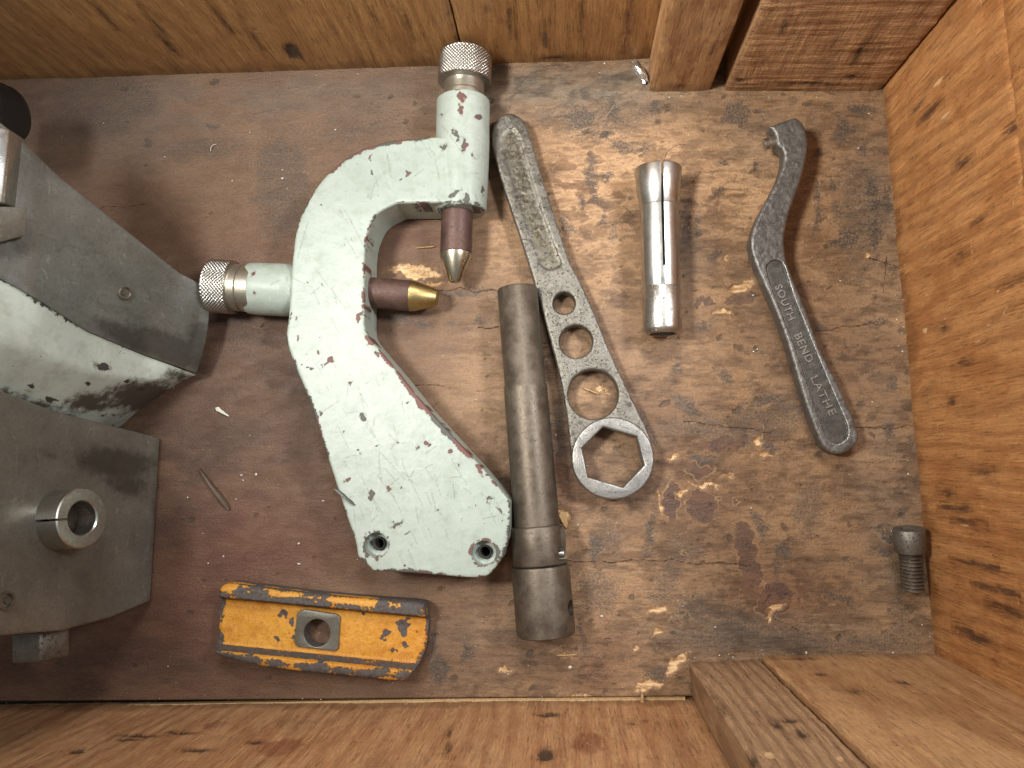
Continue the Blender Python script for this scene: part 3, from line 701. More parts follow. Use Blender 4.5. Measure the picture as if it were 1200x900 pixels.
# back wall (top of picture) ----------------------------------------
WB = structure('crate_wall_back')
ub = (TR - TL) / np.linalg.norm(TR - TL)
def tb(px, py):                                        # point on back wall foot under a photo column
    t = ((U(px, py) - TL) @ ub); return TL + ub * t
a0 = TL - ub * 60; a1 = tb(545, 76); a2 = tb(738, 70); a3 = TL + ub * 470
db = wallpx(a1, a0, [(200,55,3,9),(300,45,2,7),(345,62,9,12),(440,20,2,6),(260,20,1.5,14),(480,35,1.5,10),(180,25,1.5,14),(120,15,2,14)])
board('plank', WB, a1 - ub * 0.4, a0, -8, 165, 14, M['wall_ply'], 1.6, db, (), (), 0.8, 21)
d2 = wallpx(a3, a1, [(600,30,1,10),(640,40,1.2,12),(680,20,1,10),(570,10,1.2,1.2),(735,20,1.2,16),(734,50,1.5,9),(590,25,1,1),(650,68,16,2)])
r2 = wallpx(a3, a1, [(735,30,2,20),(730,60,1.5,6)])
board('plank', WB, a3, a1 + ub * 0.4, -8, 165, 14, M['wall_ply'], 1.6, d2, r2, (), 0.8, 33)
# two thick planks nailed over the right end
nb = np.array([-ub[1], ub[0]]) * -1                    # towards the inside
C1a = U(761, 107.5); C1b = U(832, 106.5); C2a = U(850, 107); C2b = U(1034, 105.5)
th1 = abs((C1a - tb(761, 72)) @ nb) - 0.8
th2 = abs((C2a - tb(850, 72)) @ nb) - 0.8
rc = wallpx(C1b, C1a, [(800,92,7,12),(790,60,5,22),(812,70,4,20),(840,5,5,10),(815,0,4,8)])
board('plank', WB, C1b, C1a, -4, 160, th1, M['cleat'], 1.3, wallpx(C1b, C1a, [(796,101,5,1),(838,60,1.5,6)]), rc, (), 0.5, 40)
board('plank', WB, C2b - np.array([0.7, 0]), C2a, -4, 158, th2, M['sawn'], 1.1, wallpx(C2b, C2a, [(870,95,6,3),(1000,90,7,3),(920,30,2,10),(950,98,24,1.6),(1010,60,3,12)]), wallpx(C2b, C2a, [(895,70,2,2),(930,20,4,6)]), wallpx(C2b, C2a, [(871,56,1,1.2),(940,75,1,1.6),(905,82,.8,1.2)]), 0.5, 52, ridge=0.9)

# front wall (bottom of picture) ------------------------------------
WF = structure('crate_wall_front')
uf = (BR - BL) / np.linalg.norm(BR - BL)
f0 = BL - uf * 70; f1 = BL + uf * 430
df = wallpx(f0, f1, [(165,862,22,2.5,6),(213,860,16,2.5,8),(150,866,12,2.5),(527,860,2,4),(640,885,9,9),(640,838,12,4),(740,848,3,4),(525,880,2,6),(300,870,7,3),(755,845,3,2),(90,880,8,4),(230,880,14,3)])
bf = wallpx(f0, f1, [(380,885,14,0.35,32),(418,866,10,0.35,28),(325,870,0.4,7,-12),(350,850,0.4,6,-20),(300,862,0.4,7,-14),(235,863,10,0.4,-20),(258,850,0.3,5,-10),(368,845,0.3,6,-15),(470,880,0.3,8,-16),(655,855,0.4,7,-30),(670,862,0.4,8,-28),(685,868,0.3,7,-30),(700,858,0.3,6,-26),(590,850,0.3,5,-12),(160,890,0.3,8,-18),(120,895,0.3,9,-14),(440,845,6,0.3,30)])
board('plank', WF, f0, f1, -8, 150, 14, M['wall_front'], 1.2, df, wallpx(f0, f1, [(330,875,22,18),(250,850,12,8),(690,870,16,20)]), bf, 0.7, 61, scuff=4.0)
nf = np.array([-uf[1], uf[0]])
K1a = U(808, 777); K1b = U(889, 772); K2a = U(892, 768); K2b = U(1097, 766)
tk = abs((K1a - BL) @ nf) - 0.9
tk2 = abs((K2a - BL) @ nf) - 0.9
board('plank', WF, K1a, K1b, -4, 140, tk, M['weathered'], 1.1, wallpx(K1a, K1b, [(910,850,4,5),(940,860,4,5),(845,830,1.5,6),(880,890,2,5),(925,845,7,2)]), (), wallpx(K1a, K1b, [(900,885,4,4),(985,888,3,4)]), 0.6, 70)
board('plank', WF, K2a, K2b + np.array([6, 0]), -4, 143, tk2, M['cleat'], 1.3, wallpx(K2a, K2b, [(930,772,16,1.2),(960,790,4,2),(1000,810,3,4),(1060,800,6,3)]), (), wallpx(K2a, K2b, [(915,790,0.6,5),(950,830,0.6,5),(985,862,0.8,6)]), 0.6, 83)

# ================================================================== MINT PAINTED TWO-JAW REST
ZT = 25.0
rest = thing('follow_rest', 'mint green painted cast iron arch with two pointed jaws and knurled knobs', 'machine part', (*U(440, 420), 0))
outer_px = [(511,160,'s'),(470,163),(440,169),(415,179),(394,194),(374,215),(358,240),(348,266),(343,297),(341,330),(338,370),(335,396),(344,425),(361,466),(377,515),(394,568),(408,611),(416,634),(419,652,'s'),(437,669,'s'),(500,673),(556,677),(575,672),(590,652,'s'),(597,628,'s'),(598,588,'s'),(575,559),(540,521),(500,477),(462,430),(440,404),(428,386),(427,360),(427,330),(428,289),(433,267),(443,250),(465,238,'s'),(525,237,'s'),(548,235,'s'),(548,165,'s')]
outer = smooth([(*U(p[0], p[1], ZT),) + tuple(p[2:]) for p in outer_px], 5)
h1 = U(441, 638, ZT); h2 = U(567, 648, ZT); hs = sc(441, 638, ZT)
body = plate(outer, (), 1.0, ZT, 0.9, 2)
BR_Z = 14.0; BR_R = 12.2
def axis_pts(a, b, z): return U3(a[0], a[1], z), U3(b[0], b[1], z)
t0, t1 = axis_pts((543, 118), (541, 249), BR_Z)
rt = sc(543, 150, 20) * 31.5
bar1 = lathe(t0, t1 - t0, [(0, rt * 0.9), (0.7, rt), (np.linalg.norm(t1 - t0) * .5, rt * 1.0), (np.linalg.norm(t1 - t0) - 2.0, rt * 0.93), (np.linalg.norm(t1 - t0), rt * 0.86)], 64)
s0, s1 = axis_pts((291, 338), (356, 341), BR_Z - 1.2)
rs = sc(320, 338, 20) * 30.5
bar2 = lathe(s0, s1 - s0, [(0, rs * 0.88), (0.8, rs * 0.97), (6, rs), (np.linalg.norm(s1 - s0) * 0.72, rs * 1.0), (np.linalg.norm(s1 - s0), rs * 0.86)], 64)
bV, bF = remesh(join(body, bar1, bar2), 0.62)
# cast surface is not perfectly flat
nz = fbm(bV / 7.0, 2, 3) - 0.5
ctr = bV.copy()
bV = bV + np.stack([nz * 0.25, (fbm(bV / 7.0 + 9, 4, 3) - 0.5) * 0.25, (fbm(bV / 9.0 + 30, 6, 3) - 0.5) * 0.35], 1)
hk = []
for h in (h1, h2):
    hk.append(lathe((h[0], h[1], -2), (0, 0, 1), [(0, 3.0), (ZT - 4.0, 3.0), (ZT - 3.6, 5.3), (ZT + 8, 5.3)], 40))
bV, bF = cut((bV, bF), hk)
edges = dense(outer, ZT)
# keep painted where the barrels run through the plate
edges = [e for e in edges if not (e[0] > U(500, 200, ZT)[0] and U(560, 228, ZT)[1] < e[1] < U(560, 150, ZT)[1]) and not (e[0] < U(348, 300, ZT)[0] and U(340, 372, ZT)[1] < e[1] < U(340, 305, ZT)[1])]
for o_, d_, r_ in ((t0, t1 - t0, rt), (t1, t1 - t0, rt * 0.86), (s0, s1 - s0, rs * 0.9)):
    d, a, b = frame(d_)
    for k in range(160):
        q = o_ + r_ * (a * math.cos(k * math.pi / 80) + b * math.sin(k * math.pi / 80)); edges.append(tuple(q))
for h in (h1, h2):
    edges += [(h[0] + 5.6 * math.cos(k / 10), h[1] + 5.6 * math.sin(k / 10), ZT) for k in range(63)]
ed = dist_to(bV, edges)
chips = [(545,170,4,10),(540,115,7,6),(538,130,4,9,10),(560,132,5,4),(536,160,3,8,15),(520,172,3,6,-20),(501,160,3,4),(556,182,2,4),(532,226,4,8,-30),(510,238,28,1.8,-3),(556,240,6,5,-30),(478,206,4,2,20),(436,187,2,3),(432,203,1.5,2.5),(396,195,3,1.5,30),(470,212,2,1.5),(362,330,2.5,4),(380,333,3,1.2,-15),(388,420,8,5,25),(379,428,6,1.2,45),(424,489,7,3,15),(371,412,3,3),(363,432,4,2),(492,522,4,2,-40),(505,522,3,4),(527,531,3,2),(434,580,5,6,-20),(453,572,3,3),(533,546,4,1.5,-40),(478,475,3,2),(423,530,1.5,2),(432,642,3,10,40),(425,632,2,4),(440,655,8,4,-20),(477,664,3,4),(465,614,2,6,-40),(478,622,3,2),(427,350,3,14),(424,372,3,9,-20),(436,397,7,5,-45),(442,412,5,3,-70),(432,404,3,2),(500,480,10,5,-45),(520,503,8,4,-48),(545,530,9,2.5,-47),(564,552,8,2.5,-48),(575,588,2,6,-30),(585,600,8,2,-46),(592,640,3,10,-10),(580,664,7,3,45),(443,258,4,5,-40),(429,280,2.5,7),(428,310,2,6),(350,400,1.5,2),(340,372,2,3),(350,375,2,2),(408,560,3,5,-60),(296,320,3,5,-40),(300,345,3,2),(516,135,3,3),(402,505,1.5,2),(410,448,2,2),(350,398,2,2),(377,483,2,4,-40),(562,222,2,5),(470,571,1,1),(440,520,1,1),(510,600,1.6,1.2),(540,610,1.2,1.2),(555,595,1.6,3)]
chip = sd_blobs(bV[:, 0], bV[:, 1], [(b[0], b[1], b[2] * 0.72, b[3] * 0.78, b[4]) for b in px_blobs(chips, ZT)], 4.0, 1.9)
chip = np.where(bV[:, 2] < 12, 4.0, chip)
# sides are dirtier/steelier than the top only where bare
steel = np.clip((fbm(bV / 18.0, 50, 2) - 0.45) * 3, 0, 1)
edw = ed + (fbm(bV / 22.0, 71, 2) - 0.45) * 3.6 - 0.55 + (fbm(bV / 3.0, 75, 2) - 0.5) * 2.2                       # long stretches keep their paint
rg = np.random.default_rng(19)
def near(n, a, sp_, lr):                                               # scratches on the broad faces
    cs_ = [U(x, y, ZT) for x, y in ((380, 300), (390, 400), (420, 480), (470, 560), (510, 610), (450, 200), (520, 190), (460, 500), (430, 600))]
    out = []
    for _ in range(n):
        c = cs_[rg.integers(len(cs_))]; out += strokes(rg, 1, (c[0] - 26, c[0] + 26), (c[1] - 24, c[1] + 24), lr, a, sp_)
    return out
sc_d = seg_field(bV[:, 0], bV[:, 1], near(110, -62, 14, (3, 26)) + near(50, 20, 60, (2, 12)))
sc_l = seg_field(bV[:, 0], bV[:, 1], near(90, -60, 25, (3, 22)))
bod = link_mesh('body', bV, bF, M['mint'], rest, {'edge': edw, 'chip': chip, 'steel': steel, 'scd': np.where(bV[:, 2] > 20, sc_d, 2), 'scl': np.where(bV[:, 2] > 20, sc_l, 2), 'grime': np.clip((18 - bV[:, 2]) / 40, 0, 0.3)}, angle=40)
for h in (h1, h2):
    v, f = lathe((h[0], h[1], 1.2), (0, 0, 1), [(0, 2.95), (ZT - 5.4, 2.95), (ZT - 5.2, 2.3), (0.2, 2.3)], 32)
    link_mesh('bolt_hole', v, f, M['blackbore'], bod)
# jaws
def jaw(a, b, rpx, frac, zc, tipmat, tip_r):
    A0, B0 = axis_pts(a, b, zc); d = B0 - A0; Ln = np.linalg.norm(d); r = sc(b[0], b[1], zc) * rpx
    j = link_mesh('jaw', *lathe(A0 - d * 0.25, d, [(0, r), (Ln * 0.25 + Ln * frac - 0.3, r), (Ln * 0.25 + Ln * frac, r * 0.985)], 48), M['bronze'], rest, angle=35)
    st = A0 + d * frac; l2 = Ln * (1 - frac)
    link_mesh('jaw_tip', *lathe(st, d, [(0, r * 0.97), (0.25, r * 1.0), (l2 * 0.18, r * 0.97), (l2 * 0.94, r * tip_r), (l2 * 0.985, r * (tip_r - 0.06)), (l2, r * (tip_r - 0.2))], 48), tipmat, j, angle=30)
jaw((536, 246), (533, 331), 18.5, 0.60, 13.5, M['tip'], 0.36)
jaw((434, 343), (513, 349), 18.0, 0.60, 11.5, M['brass'], 0.55)
# knurled knobs
def knob(p_in, p_out, knob_from, r_knob, r_neck, zc):
    A0, B0 = axis_pts(p_in, p_out, zc); d = B0 - A0; Ln = np.linalg.norm(d)
    k = sc(p_out[0], p_out[1], zc); R = r_knob * k; rn = r_neck * k
    s0 = Ln * knob_from
    ns = 46
    prof = [(s0 - 0.6, R * 0.82), (s0 - 0.1, R * 0.95)] + [(s0 + (Ln - s0) * (0.0 + 0.94 * i / ns), R) for i in range(ns + 1)] + [(Ln * 0.995, R * 0.95), (Ln, R * 0.88), (Ln, R * 0.55), (Ln - 1.0, R * 0.5)]
    def kn_(s, th, r):
        if not (s0 <= s <= s0 + (Ln - s0) * 0.941): return r
        t = (s - s0) / (Ln - s0); fade = min(1, min(t, 0.94 - t) * 14 + 0.15)
        q = 46
        a1 = (th * q / (2 * math.pi) + s * 0.62) % 1.0; a2 = (th * q / (2 * math.pi) - s * 0.62) % 1.0
        tri = np.minimum(1 - np.abs(2 * a1 - 1), 1 - np.abs(2 * a2 - 1))
        return r + (tri - 0.6) * 0.62 * fade
    kb = link_mesh('knurled_knob', *lathe(A0, d, prof, 460, kn_), M['steel'], rest, angle=60)
    link_mesh('collar', *lathe(A0 - d * 0.12, d, [(0, rn * 1.02), (Ln * 0.12 + s0 * 0.35, rn * 1.02), (Ln * 0.12 + s0 * 0.38, rn * 0.94), (Ln * 0.12 + s0 * 0.45, rn * 0.94), (Ln * 0.12 + s0 * 0.5, rn), (Ln * 0.12 + s0 + 0.4, rn)], 56), M['nickel'], kb, angle=35)
knob((543, 122), (546, 64), 0.42, 30.5, 23.0, BR_Z)
knob((294, 338), (247, 335), 0.40, 30.0, 26.5, BR_Z)

# ================================================================== BOX WRENCH WITH HOLES
ZW = 8.5; ZR = 11.5
wr = thing('box_wrench', 'pitted grey steel box wrench with hexagon ring and three round holes', 'wrench', (*U(660, 360), 0))
wo = [(597,132),(612,139),(620,155),(630,190),(644,234),(655,268),(668,306),(684,338),(700,375),(716,414),(735,455),(752,490),(764,518),(766,545),(752,572),(725,585),(697,580),(677,562),(669,530),(663,480),(656,442),(645,400),(630,345),(612,286),(594,232),(580,185),(576,158),(583,139)]
wout = smooth([tuple(U(p[0], p[1], ZW)) for p in wo], 5)
kz = sc(680, 400, ZW)
whole = [circle(*U(661, 355, ZW), 12.8 * kz), circle(*U(675, 400, ZW), 19.3 * kz), circle(*U(695, 462, ZW), 29.0 * kz), circle(*U(718, 537, ZR), 41 * sc(718, 537, ZR))]
hv, hf = plate(wout, whole, 0.3, ZW, 0.9, 2)
# trough in the grip
tr_px = [(597,150),(607,158),(617,190),(630,232),(645,275),(657,305),(655,313),(640,316),(630,303),(612,250),(596,200),(588,165)]
tro = smooth([tuple(U(p[0], p[1], ZW)) for p in tr_px], 5)
cutter = plate(tro, (), ZW - 0.8, ZW + 5, 0.0)
hv, hf = cut((hv, hf), [cutter])
hv, hf = remesh((hv, hf), 0.45)
hv, hf = relaxed((hv, hf), 12)
ins = inside(hv, tro) * (hv[:, 2] > 4) * np.clip(dist_to(hv, dense(tro, ZW - 1)) / 2.6, 0, 1)
hv = hv + np.stack([np.zeros(len(hv)), np.zeros(len(hv)), (fbm(hv / 2.2, 12, 3) - 0.5) * (0.35 + 0.5 * ins)], 1)
worn = np.exp(-(dist_to(hv, dense(wout, ZW - 0.4)) / 0.8) ** 2) * 0.58
link_mesh('handle', hv, hf, M['forged'], wr, {'worn': worn * (1 - 0.4 * ins), 'silt': ins}, angle=45)
rc_ = U(718, 537, ZR); kr = sc(718, 537, ZR)
hx = [tuple(U(x, y, ZR)) for x, y in ((707,500.5),(746,511.5),(755,545),(730,571),(689,559),(682,525))]
rv, rf = plate(circle(*rc_, 48.5 * kr, 96), [hx], 0.2, ZR, 1.0, 3)
link_mesh('hexagon_ring', rv, rf, M['ringsteel'], wr, angle=35)

# ================================================================== TUBULAR SOCKET WRENCH
tz = 13.0
tw = thing('tubular_socket_wrench', 'long dark brown steel tube with wider socket at its lower end', 'socket wrench', (*U(625, 540), 0))
A0 = U3(606, 338, 10.5); B0 = U3(640, 744, tz); d = B0 - A0; Ln = np.linalg.norm(d)
def at_py(py): return (py - 338) / (744 - 338) * Ln
k0 = sc(620, 450, tz) * 0.985
sh = link_mesh('shaft', *lathe(A0, d, [(0.9, 14 * k0), (0.4, 16 * k0), (0, 20 * k0), (0.1, 23.4 * k0), (0.8, 24.4 * k0), (at_py(455), 24.6 * k0), (at_py(457), 25.6 * k0), (at_py(462), 25.9 * k0), (at_py(540), 26.3 * k0), (at_py(628), 26.6 * k0)], 72), M['dark'], tw, angle=35)
co_ = lathe(A0, d, [(at_py(621), 26.0 * k0), (at_py(622), 30.6 * k0), (at_py(624), 31.2 * k0), (at_py(663), 32.2 * k0), (at_py(665), 31.4 * k0)], 72)
dd, da, db_ = frame(d)
side = da if da[0] > 0 else -da
slot_c = A0 + d / Ln * at_py(654) + side * 31 * k0 + np.array([0, 0, 3.0])
co_ = cut(co_, [box(slot_c, (6.5, 6.0, 11.0), np.stack([side, d / Ln, np.cross(side, d / Ln)])), box(A0 + d / Ln * at_py(640) + side * 33 * k0 + np.array([0, 0, 4.5]), (6, 12.0, 4.0), np.stack([side, d / Ln, np.cross(side, d / Ln)]))])
link_mesh('collar', *bevelled(co_, 0.25, 2), M['dark'], tw, angle=35)
pb = slot_c - side * 1.6 + np.array([0, 0, 0.5])
link_mesh('locking_pin', *lathe(pb - side * 3, side, [(0, 1.7), (3.6, 1.7), (4.2, 1.2)], 20), M['steel'], tw, angle=35)
so_ = lathe(A0, d, [(at_py(666), 30 * k0), (at_py(667), 33 * k0), (at_py(670), 33.6 * k0), (at_py(738), 33.9 * k0), (at_py(743), 33.5 * k0), (at_py(744), 32.2 * k0), (at_py(744), 26 * k0), (at_py(700), 25 * k0)], 72)
hole_c = A0 + d / Ln * at_py(714)
hd = side * 0.93 + np.array([0, 0, 0.36])
so_ = cut(so_, [lathe(hole_c + hd * 6, hd, [(0, 3.3), (20, 3.3)], 28)])
link_mesh('socket', *so_, M['dark'], tw, angle=35)

# ================================================================== COLLET
cz = 10.6
cl = thing('collet', 'bright steel collet with flared slotted mouth lying beside the box wrench', 'collet', (*U(772, 300), 0))
A0 = U3(771, 198, cz + 1.2); B0 = U3(776.5, 391, cz); d = B0 - A0; Ln = np.linalg.norm(d); kc = sc(772, 300, cz) * 0.985
cpy = lambda y: (y - 198) / (391 - 198) * Ln
bore = 15.5 * kc
body = lathe(A0, d, [(0, bore * 0.95), (0, 26.5 * kc), (0.3, 28.4 * kc), (0.8, 28.8 * kc), (cpy(243), 23.9 * kc), (cpy(244), 23.2 * kc), (cpy(245), 23.2 * kc), (cpy(336), 22.6 * kc), (cpy(337), 22.3 * kc), (cpy(338), 22.3 * kc), (cpy(338), bore)], 96, bore=True)
dd, da, db_ = frame(d)
cuts = []
for ang in (3, 123, 243):
    a = math.radians(90 + ang); rad = da * math.cos(a) + db_ * math.sin(a)
    if ang == 3 and rad[2] < 0: da2 = -da
    ax = np.stack([rad, d / Ln, np.cross(rad, d / Ln)])
    cuts.append(box(A0 + rad * 9 + d / Ln * (cpy(317) / 2 - 2), (16, cpy(317) + 4, 1.15), ax))
body = cut(body, cuts)
link_mesh('slotted_body', *body, M['collet'], cl, angle=30)
link_mesh('shank', *lathe(A0, d, [(cpy(338.2), bore), (cpy(338.2), 22.2 * kc), (cpy(339), 22.6 * kc), (cpy(385), 22.8 * kc), (cpy(387), 22.3 * kc), (cpy(390), 20.6 * kc), (cpy(391.5), 19 * kc), (cpy(391.5), bore)], 96, bore=True), M['collet_pit'], cl, angle=30)

# ================================================================== SPANNER WITH RAISED LETTERS
sp = thing('pin_spanner', 'dark cast iron curved pin spanner with raised lettering on its handle', 'spanner', (*U(935, 350), 0))
YB = U(985, 530)[1]; YT = U(930, 140)[1]
def zt(y): return 9.0 + 8.5 * np.clip((y - YB) / (YT - YB), 0, 1.1) ** 1.3       # top face climbs towards the hook
def US(px, py):
    z = 9.0
    for _ in range(3):
        p = U(px, py, z); z = float(zt(p[1]))
    return p
so = [(902,148,'s'),(917,142),(933,137,'s'),(942,146),(947,166),(944,191),(936,220),(926,247),(920,276),(921,300),(928,322),(944,361),(962,410),(982,449),(998,484),(1006,507),(1005,518),(998,526),(985,532),(970,528),(960,513),(944,471),(924,404),(909,363),(898,338),(886,310),(880,288),(882,272),(889,252),(904,225),(915,201),(919,182),(916,173,'s'),(911,170,'s'),(909,157,'s')]
sout = smooth([(*US(p[0], p[1]),) + tuple(p[2:]) for p in so], 5)
re_px = [(903,306),(912,304),(920,313),(930,345),(947,388),(966,434),(985,478),(994,500),(993,513),(983,520),(972,517),(964,503),(950,463),(932,410),(915,365),(903,334),(898,314)]
rout = smooth([tuple(US(*p)) for p in re_px], 5)
v, f = plate(sout, (), 0, 9.0, 1.2, 3)
head = box((*US(924, 156), 3.0), (11, 10.5, 11.6), np.array([[math.cos(.35), math.sin(.35), 0], [-math.sin(.35), math.cos(.35), 0], [0, 0, 1]]))
v, f = cut((v, f), [plate(rout, (), 7.7, 14, 0)])
v, f = remesh(join((v, f), ), 0.42)
v = v + np.stack([(fbm(v / 1.6, 3, 2) - 0.5) * 0.16, (fbm(v / 1.6 + 7, 3, 2) - 0.5) * 0.16, (fbm(v / 1.3, 9, 3) - 0.5) * 0.30], 1)
worn = np.exp(-(dist_to(v, dense(sout, 8.6) + dense(rout, 8.9)) / 0.55) ** 2) * 0.8
v[:, 2] += zt(v[:, 1]) - 9.0
link_mesh('handle', v, f, M['cast'], sp, {'worn': worn}, angle=50)
M['recess'] = mat_metal('grimy_recess_iron', (0.075, 0.071, 0.065), (0.125, 0.12, 0.11), (0.42, 0.56), 0.6, bump=0.4, sc_=0.3)
v, f = plate(rout, (), 6.5, 7.95, 0.0)
v, f = remesh((v, f), 0.6)
v[:, 2] += zt(v[:, 1]) - 9.0
link_mesh('recess', v, f, M['recess'], sp)
pc = US(909, 162); pz = float(zt(pc[1])) - 4.0
pdir = np.array([-0.97, -0.22, 0.0])
link_mesh('pin', *lathe((pc[0] + 2, pc[1] + .4, pz), pdir, [(0, 3.3), (3.8, 3.3), (4.1, 2.9), (4.2, 2.6), (6.2, 2.6), (6.6, 2.1)], 32), M['steel'], sp, angle=35)
def word(txt, p0, p1, hgt):
    a = US(*p0); b = US(*p1); u = (b - a); Ln = np.linalg.norm(u); u /= Ln; w = np.array([-u[1], u[0]])
    cu = bpy.data.curves.new('t', 'FONT'); cu.body = txt; cu.size = 1.0; cu.extrude = 0.5; cu.resolution_u = 3; cu.offset = 0.008; cu.space_character = 1.12
    o = bpy.data.objects.new('t', cu); COL.objects.link(o)
    V, F = _eval(o); bpy.data.objects.remove(o); bpy.data.curves.remove(cu)
    mn, mx = V.min(0), V.max(0)
    V = (V - mn) / (mx - mn)
    W = np.zeros_like(V)
    q = a + np.outer(V[:, 0] * Ln, u) + np.outer((V[:, 1] - 0.5) * hgt, w)
    q = q + np.stack([vn2(q[:, 0] / 1.5, q[:, 1] / 1.5, 3) - 0.5, vn2(q[:, 0] / 1.5, q[:, 1] / 1.5, 9) - 0.5], 1) * 0.35
    W[:, :2] = q; W[:, 2] = zt(q[:, 1]) - 1.9 + V[:, 2] * 1.55
    link_mesh('raised_lettering', W, F, M['castworn'], sp, smooth_sh=False)
word('SOUTH', (912, 334), (929, 374), 3.5)
word('BEND', (935, 391), (950, 424), 3.5)
word('LATHE', (954, 441), (977, 486), 3.5)

# ================================================================== YELLOW CLAMP
yc = U(374, 743, 9.0)
yl = thing('clamp_bar', 'chipped yellow painted cast iron clamp bar with channel and centre hole', 'clamp', (*yc, 0))
ZY = 14.0
yo = [(264,684),(300,687),(375,696),(440,702),(492,706),(498,712),(500,732),(497,760),(488,782),(474,797),(440,795),(399,791),(340,785),(300,779),(260,769),(251,762),(250,745),(252,718),(256,700)]
yout = smooth([tuple(U(p[0], p[1], ZY - 2)) for p in yo], 5)
yb_ = plate(yout, (), 0.4, ZY, 2.4, 4)
du = U(515, 754, 8.5) - U(235, 726.5, 8.5); yl_len = np.linalg.norm(du); du /= yl_len; dn = np.array([-du[1], du[0]])
def ysl(px, py, z): return U(px, py, z)
# tapered channel: trapezoid section swept along the bar
chs = []
for s, e in ((-1, 1),):
    a = U(225, 738, 8.5) ; b = U(530, 762, 8.5)
    a = U(235, 726.5, 8.5); b = U(515, 754.0, 8.5)
    V = []
    for p in (a, b):
        for (n_, z) in ((-9.8, 7.0), (10.0, 7.0), (12.2, 14.0), (12.2, 20), (-12.0, 20), (-12.0, 14.0)):
            V.append((p[0] + dn[0] * n_, p[1] + dn[1] * n_, z))
    F = [(0, 1, 2, 3, 4, 5), (11, 10, 9, 8, 7, 6)] + [(i, 6 + i, 6 + (i + 1) % 6, (i + 1) % 6) for i in range(6)]
    chs.append((np.array(V), F))
yb_ = cut(yb_, chs)
yb_ = relaxed(remesh(yb_, 0.5), 3)
v, f = yb_
hc = U(371, 742, 8.8); hr = 15.5 * sc(371, 742, 8.8)
v = v + np.stack([np.zeros(len(v)), np.zeros(len(v)), (fbm(v / 5.0, 3, 3) - 0.5) * 0.9], 1)
v, f = cut((v, f), [lathe((hc[0], hc[1], -3), (0, 0, 1), [(0, hr), (30, hr)], 40)])
ridge_pts = []
for n_ in (-13.5, 13.8, -17.0, 17.0):
    for k in range(200):
        p = hc + du * (k - 100) / 100 * 52 + dn * n_; ridge_pts.append((p[0], p[1], ZY - (0.4 if abs(n_) < 15 else 2.5)))
ed = dist_to(v, dense(yout, ZY - 2.4) + dense(yout, ZY - 7) + ridge_pts)
ychips = [(290,690,12,5),(310,697,10,4),(330,702,10,4),(375,703,8,4),(425,717,6,6),(450,712,10,5),(470,712,7,3),(258,770,10,7),(293,768,4,6),(302,770,3,4),(362,782,8,6),(392,786,4,4),(328,720,4,4),(340,732,4,5),(322,753,3,3),(474,737,8,7),(450,747,4,5),(475,758,6,5),(458,765,3,4),(440,785,8,3),(488,790,6,6),(455,780,5,3),(272,698,3,6),(412,712,4,5),(348,749,7,6)]
ch = sd_blobs(v[:, 0], v[:, 1], px_blobs(ychips, 11), 4.0, 2.2)
edw = ed + (fbm(v / 10.0, 71, 2) - 0.5) * 5.0 + 0.3
edw = np.where(v[:, 2] < 6.2, -3, edw)
ch = np.where(np.hypot(v[:, 0] - hc[0], v[:, 1] - hc[1]) < hr + 0.5, -2.0, ch)
wallch = np.abs(np.abs((v[:, :2] - a) @ dn - 0.1) - 11.0)
edw = np.where((wallch < 1.0) & (v[:, 2] > 7.6) & (v[:, 2] < 12.5), np.minimum(edw, 0.9), edw)
link_mesh('body', v, f, M['yellow'], yl, {'edge': edw, 'chip': ch, 'steel': np.full(len(v), 0.2), 'scd': np.full(len(v), 2.0), 'scl': np.full(len(v), 2.0)}, angle=50)
sq = [tuple(U(x, y, 9.0)) for x, y in ((351,716),(357,714.5),(394,720),(398,724),(396,760),(392,763.5),(349,758.5),(344,753),(347,722))]
v, f = plate(sq, [circle(*hc, hr * 1.0, 48)], 6.0, 8.4, 0.35, 2)
link_mesh('machined_pad', v, f, M['machine2'], yl, angle=35)

# ================================================================== CAP SCREW
cs = thing('cap_screw', 'small grey socket head cap screw standing out against the right wall', 'screw', (*U(1066, 655), 0))
cs['label'] = 'small grey socket head cap screw lying by the orange right wall'
A0 = U3(1065, 619, 9.6); B0 = U3(1070, 692, 5.4); d = B0 - A0; Ln = np.linalg.norm(d); ks = sc(1066, 655, 6)
spy = lambda y: (y - 617) / 75 * Ln
hdm = lathe(A0, d, [(0, 15.5 * ks), (0.15, 17.0 * ks), (0.7, 17.9 * ks), (spy(643), 17.9 * ks), (spy(645), 17.2 * ks), (spy(645), 10 * ks)], 60,
            lambda s, th, r: r + (0.10 * np.sin(th * 44) if 1.0 < s < spy(642) else 0))
hdm = cut(hdm, [hexprism(A0 - d / Ln * 1.0, d, 10.0 * ks, 7.0)])
hd_o = link_mesh('head', *hdm, M['forged'], cs, angle=35)
link_mesh('hexagon_socket', *hexprism(A0 + d / Ln * 4.5, d, 9.6 * ks, 0.8), M['blackbore'], hd_o, smooth_sh=False)
ns = 150; pitch = (spy(692) - spy(646)) / 10.5
def thr(s, th, r):
    a = ((s - th / (2 * math.pi) * pitch) / pitch) % 1.0
    t = 1 - np.abs(2 * a - 1)
    return r - 0.95 * (1 - t)
link_mesh('threaded_shank', *lathe(A0, d, [(spy(645) + (spy(691) - spy(645)) * i / ns, 13.6 * ks) for i in range(ns + 1)] + [(spy(692), 11.0 * ks)], 48, thr), M['dark'], cs, angle=60)

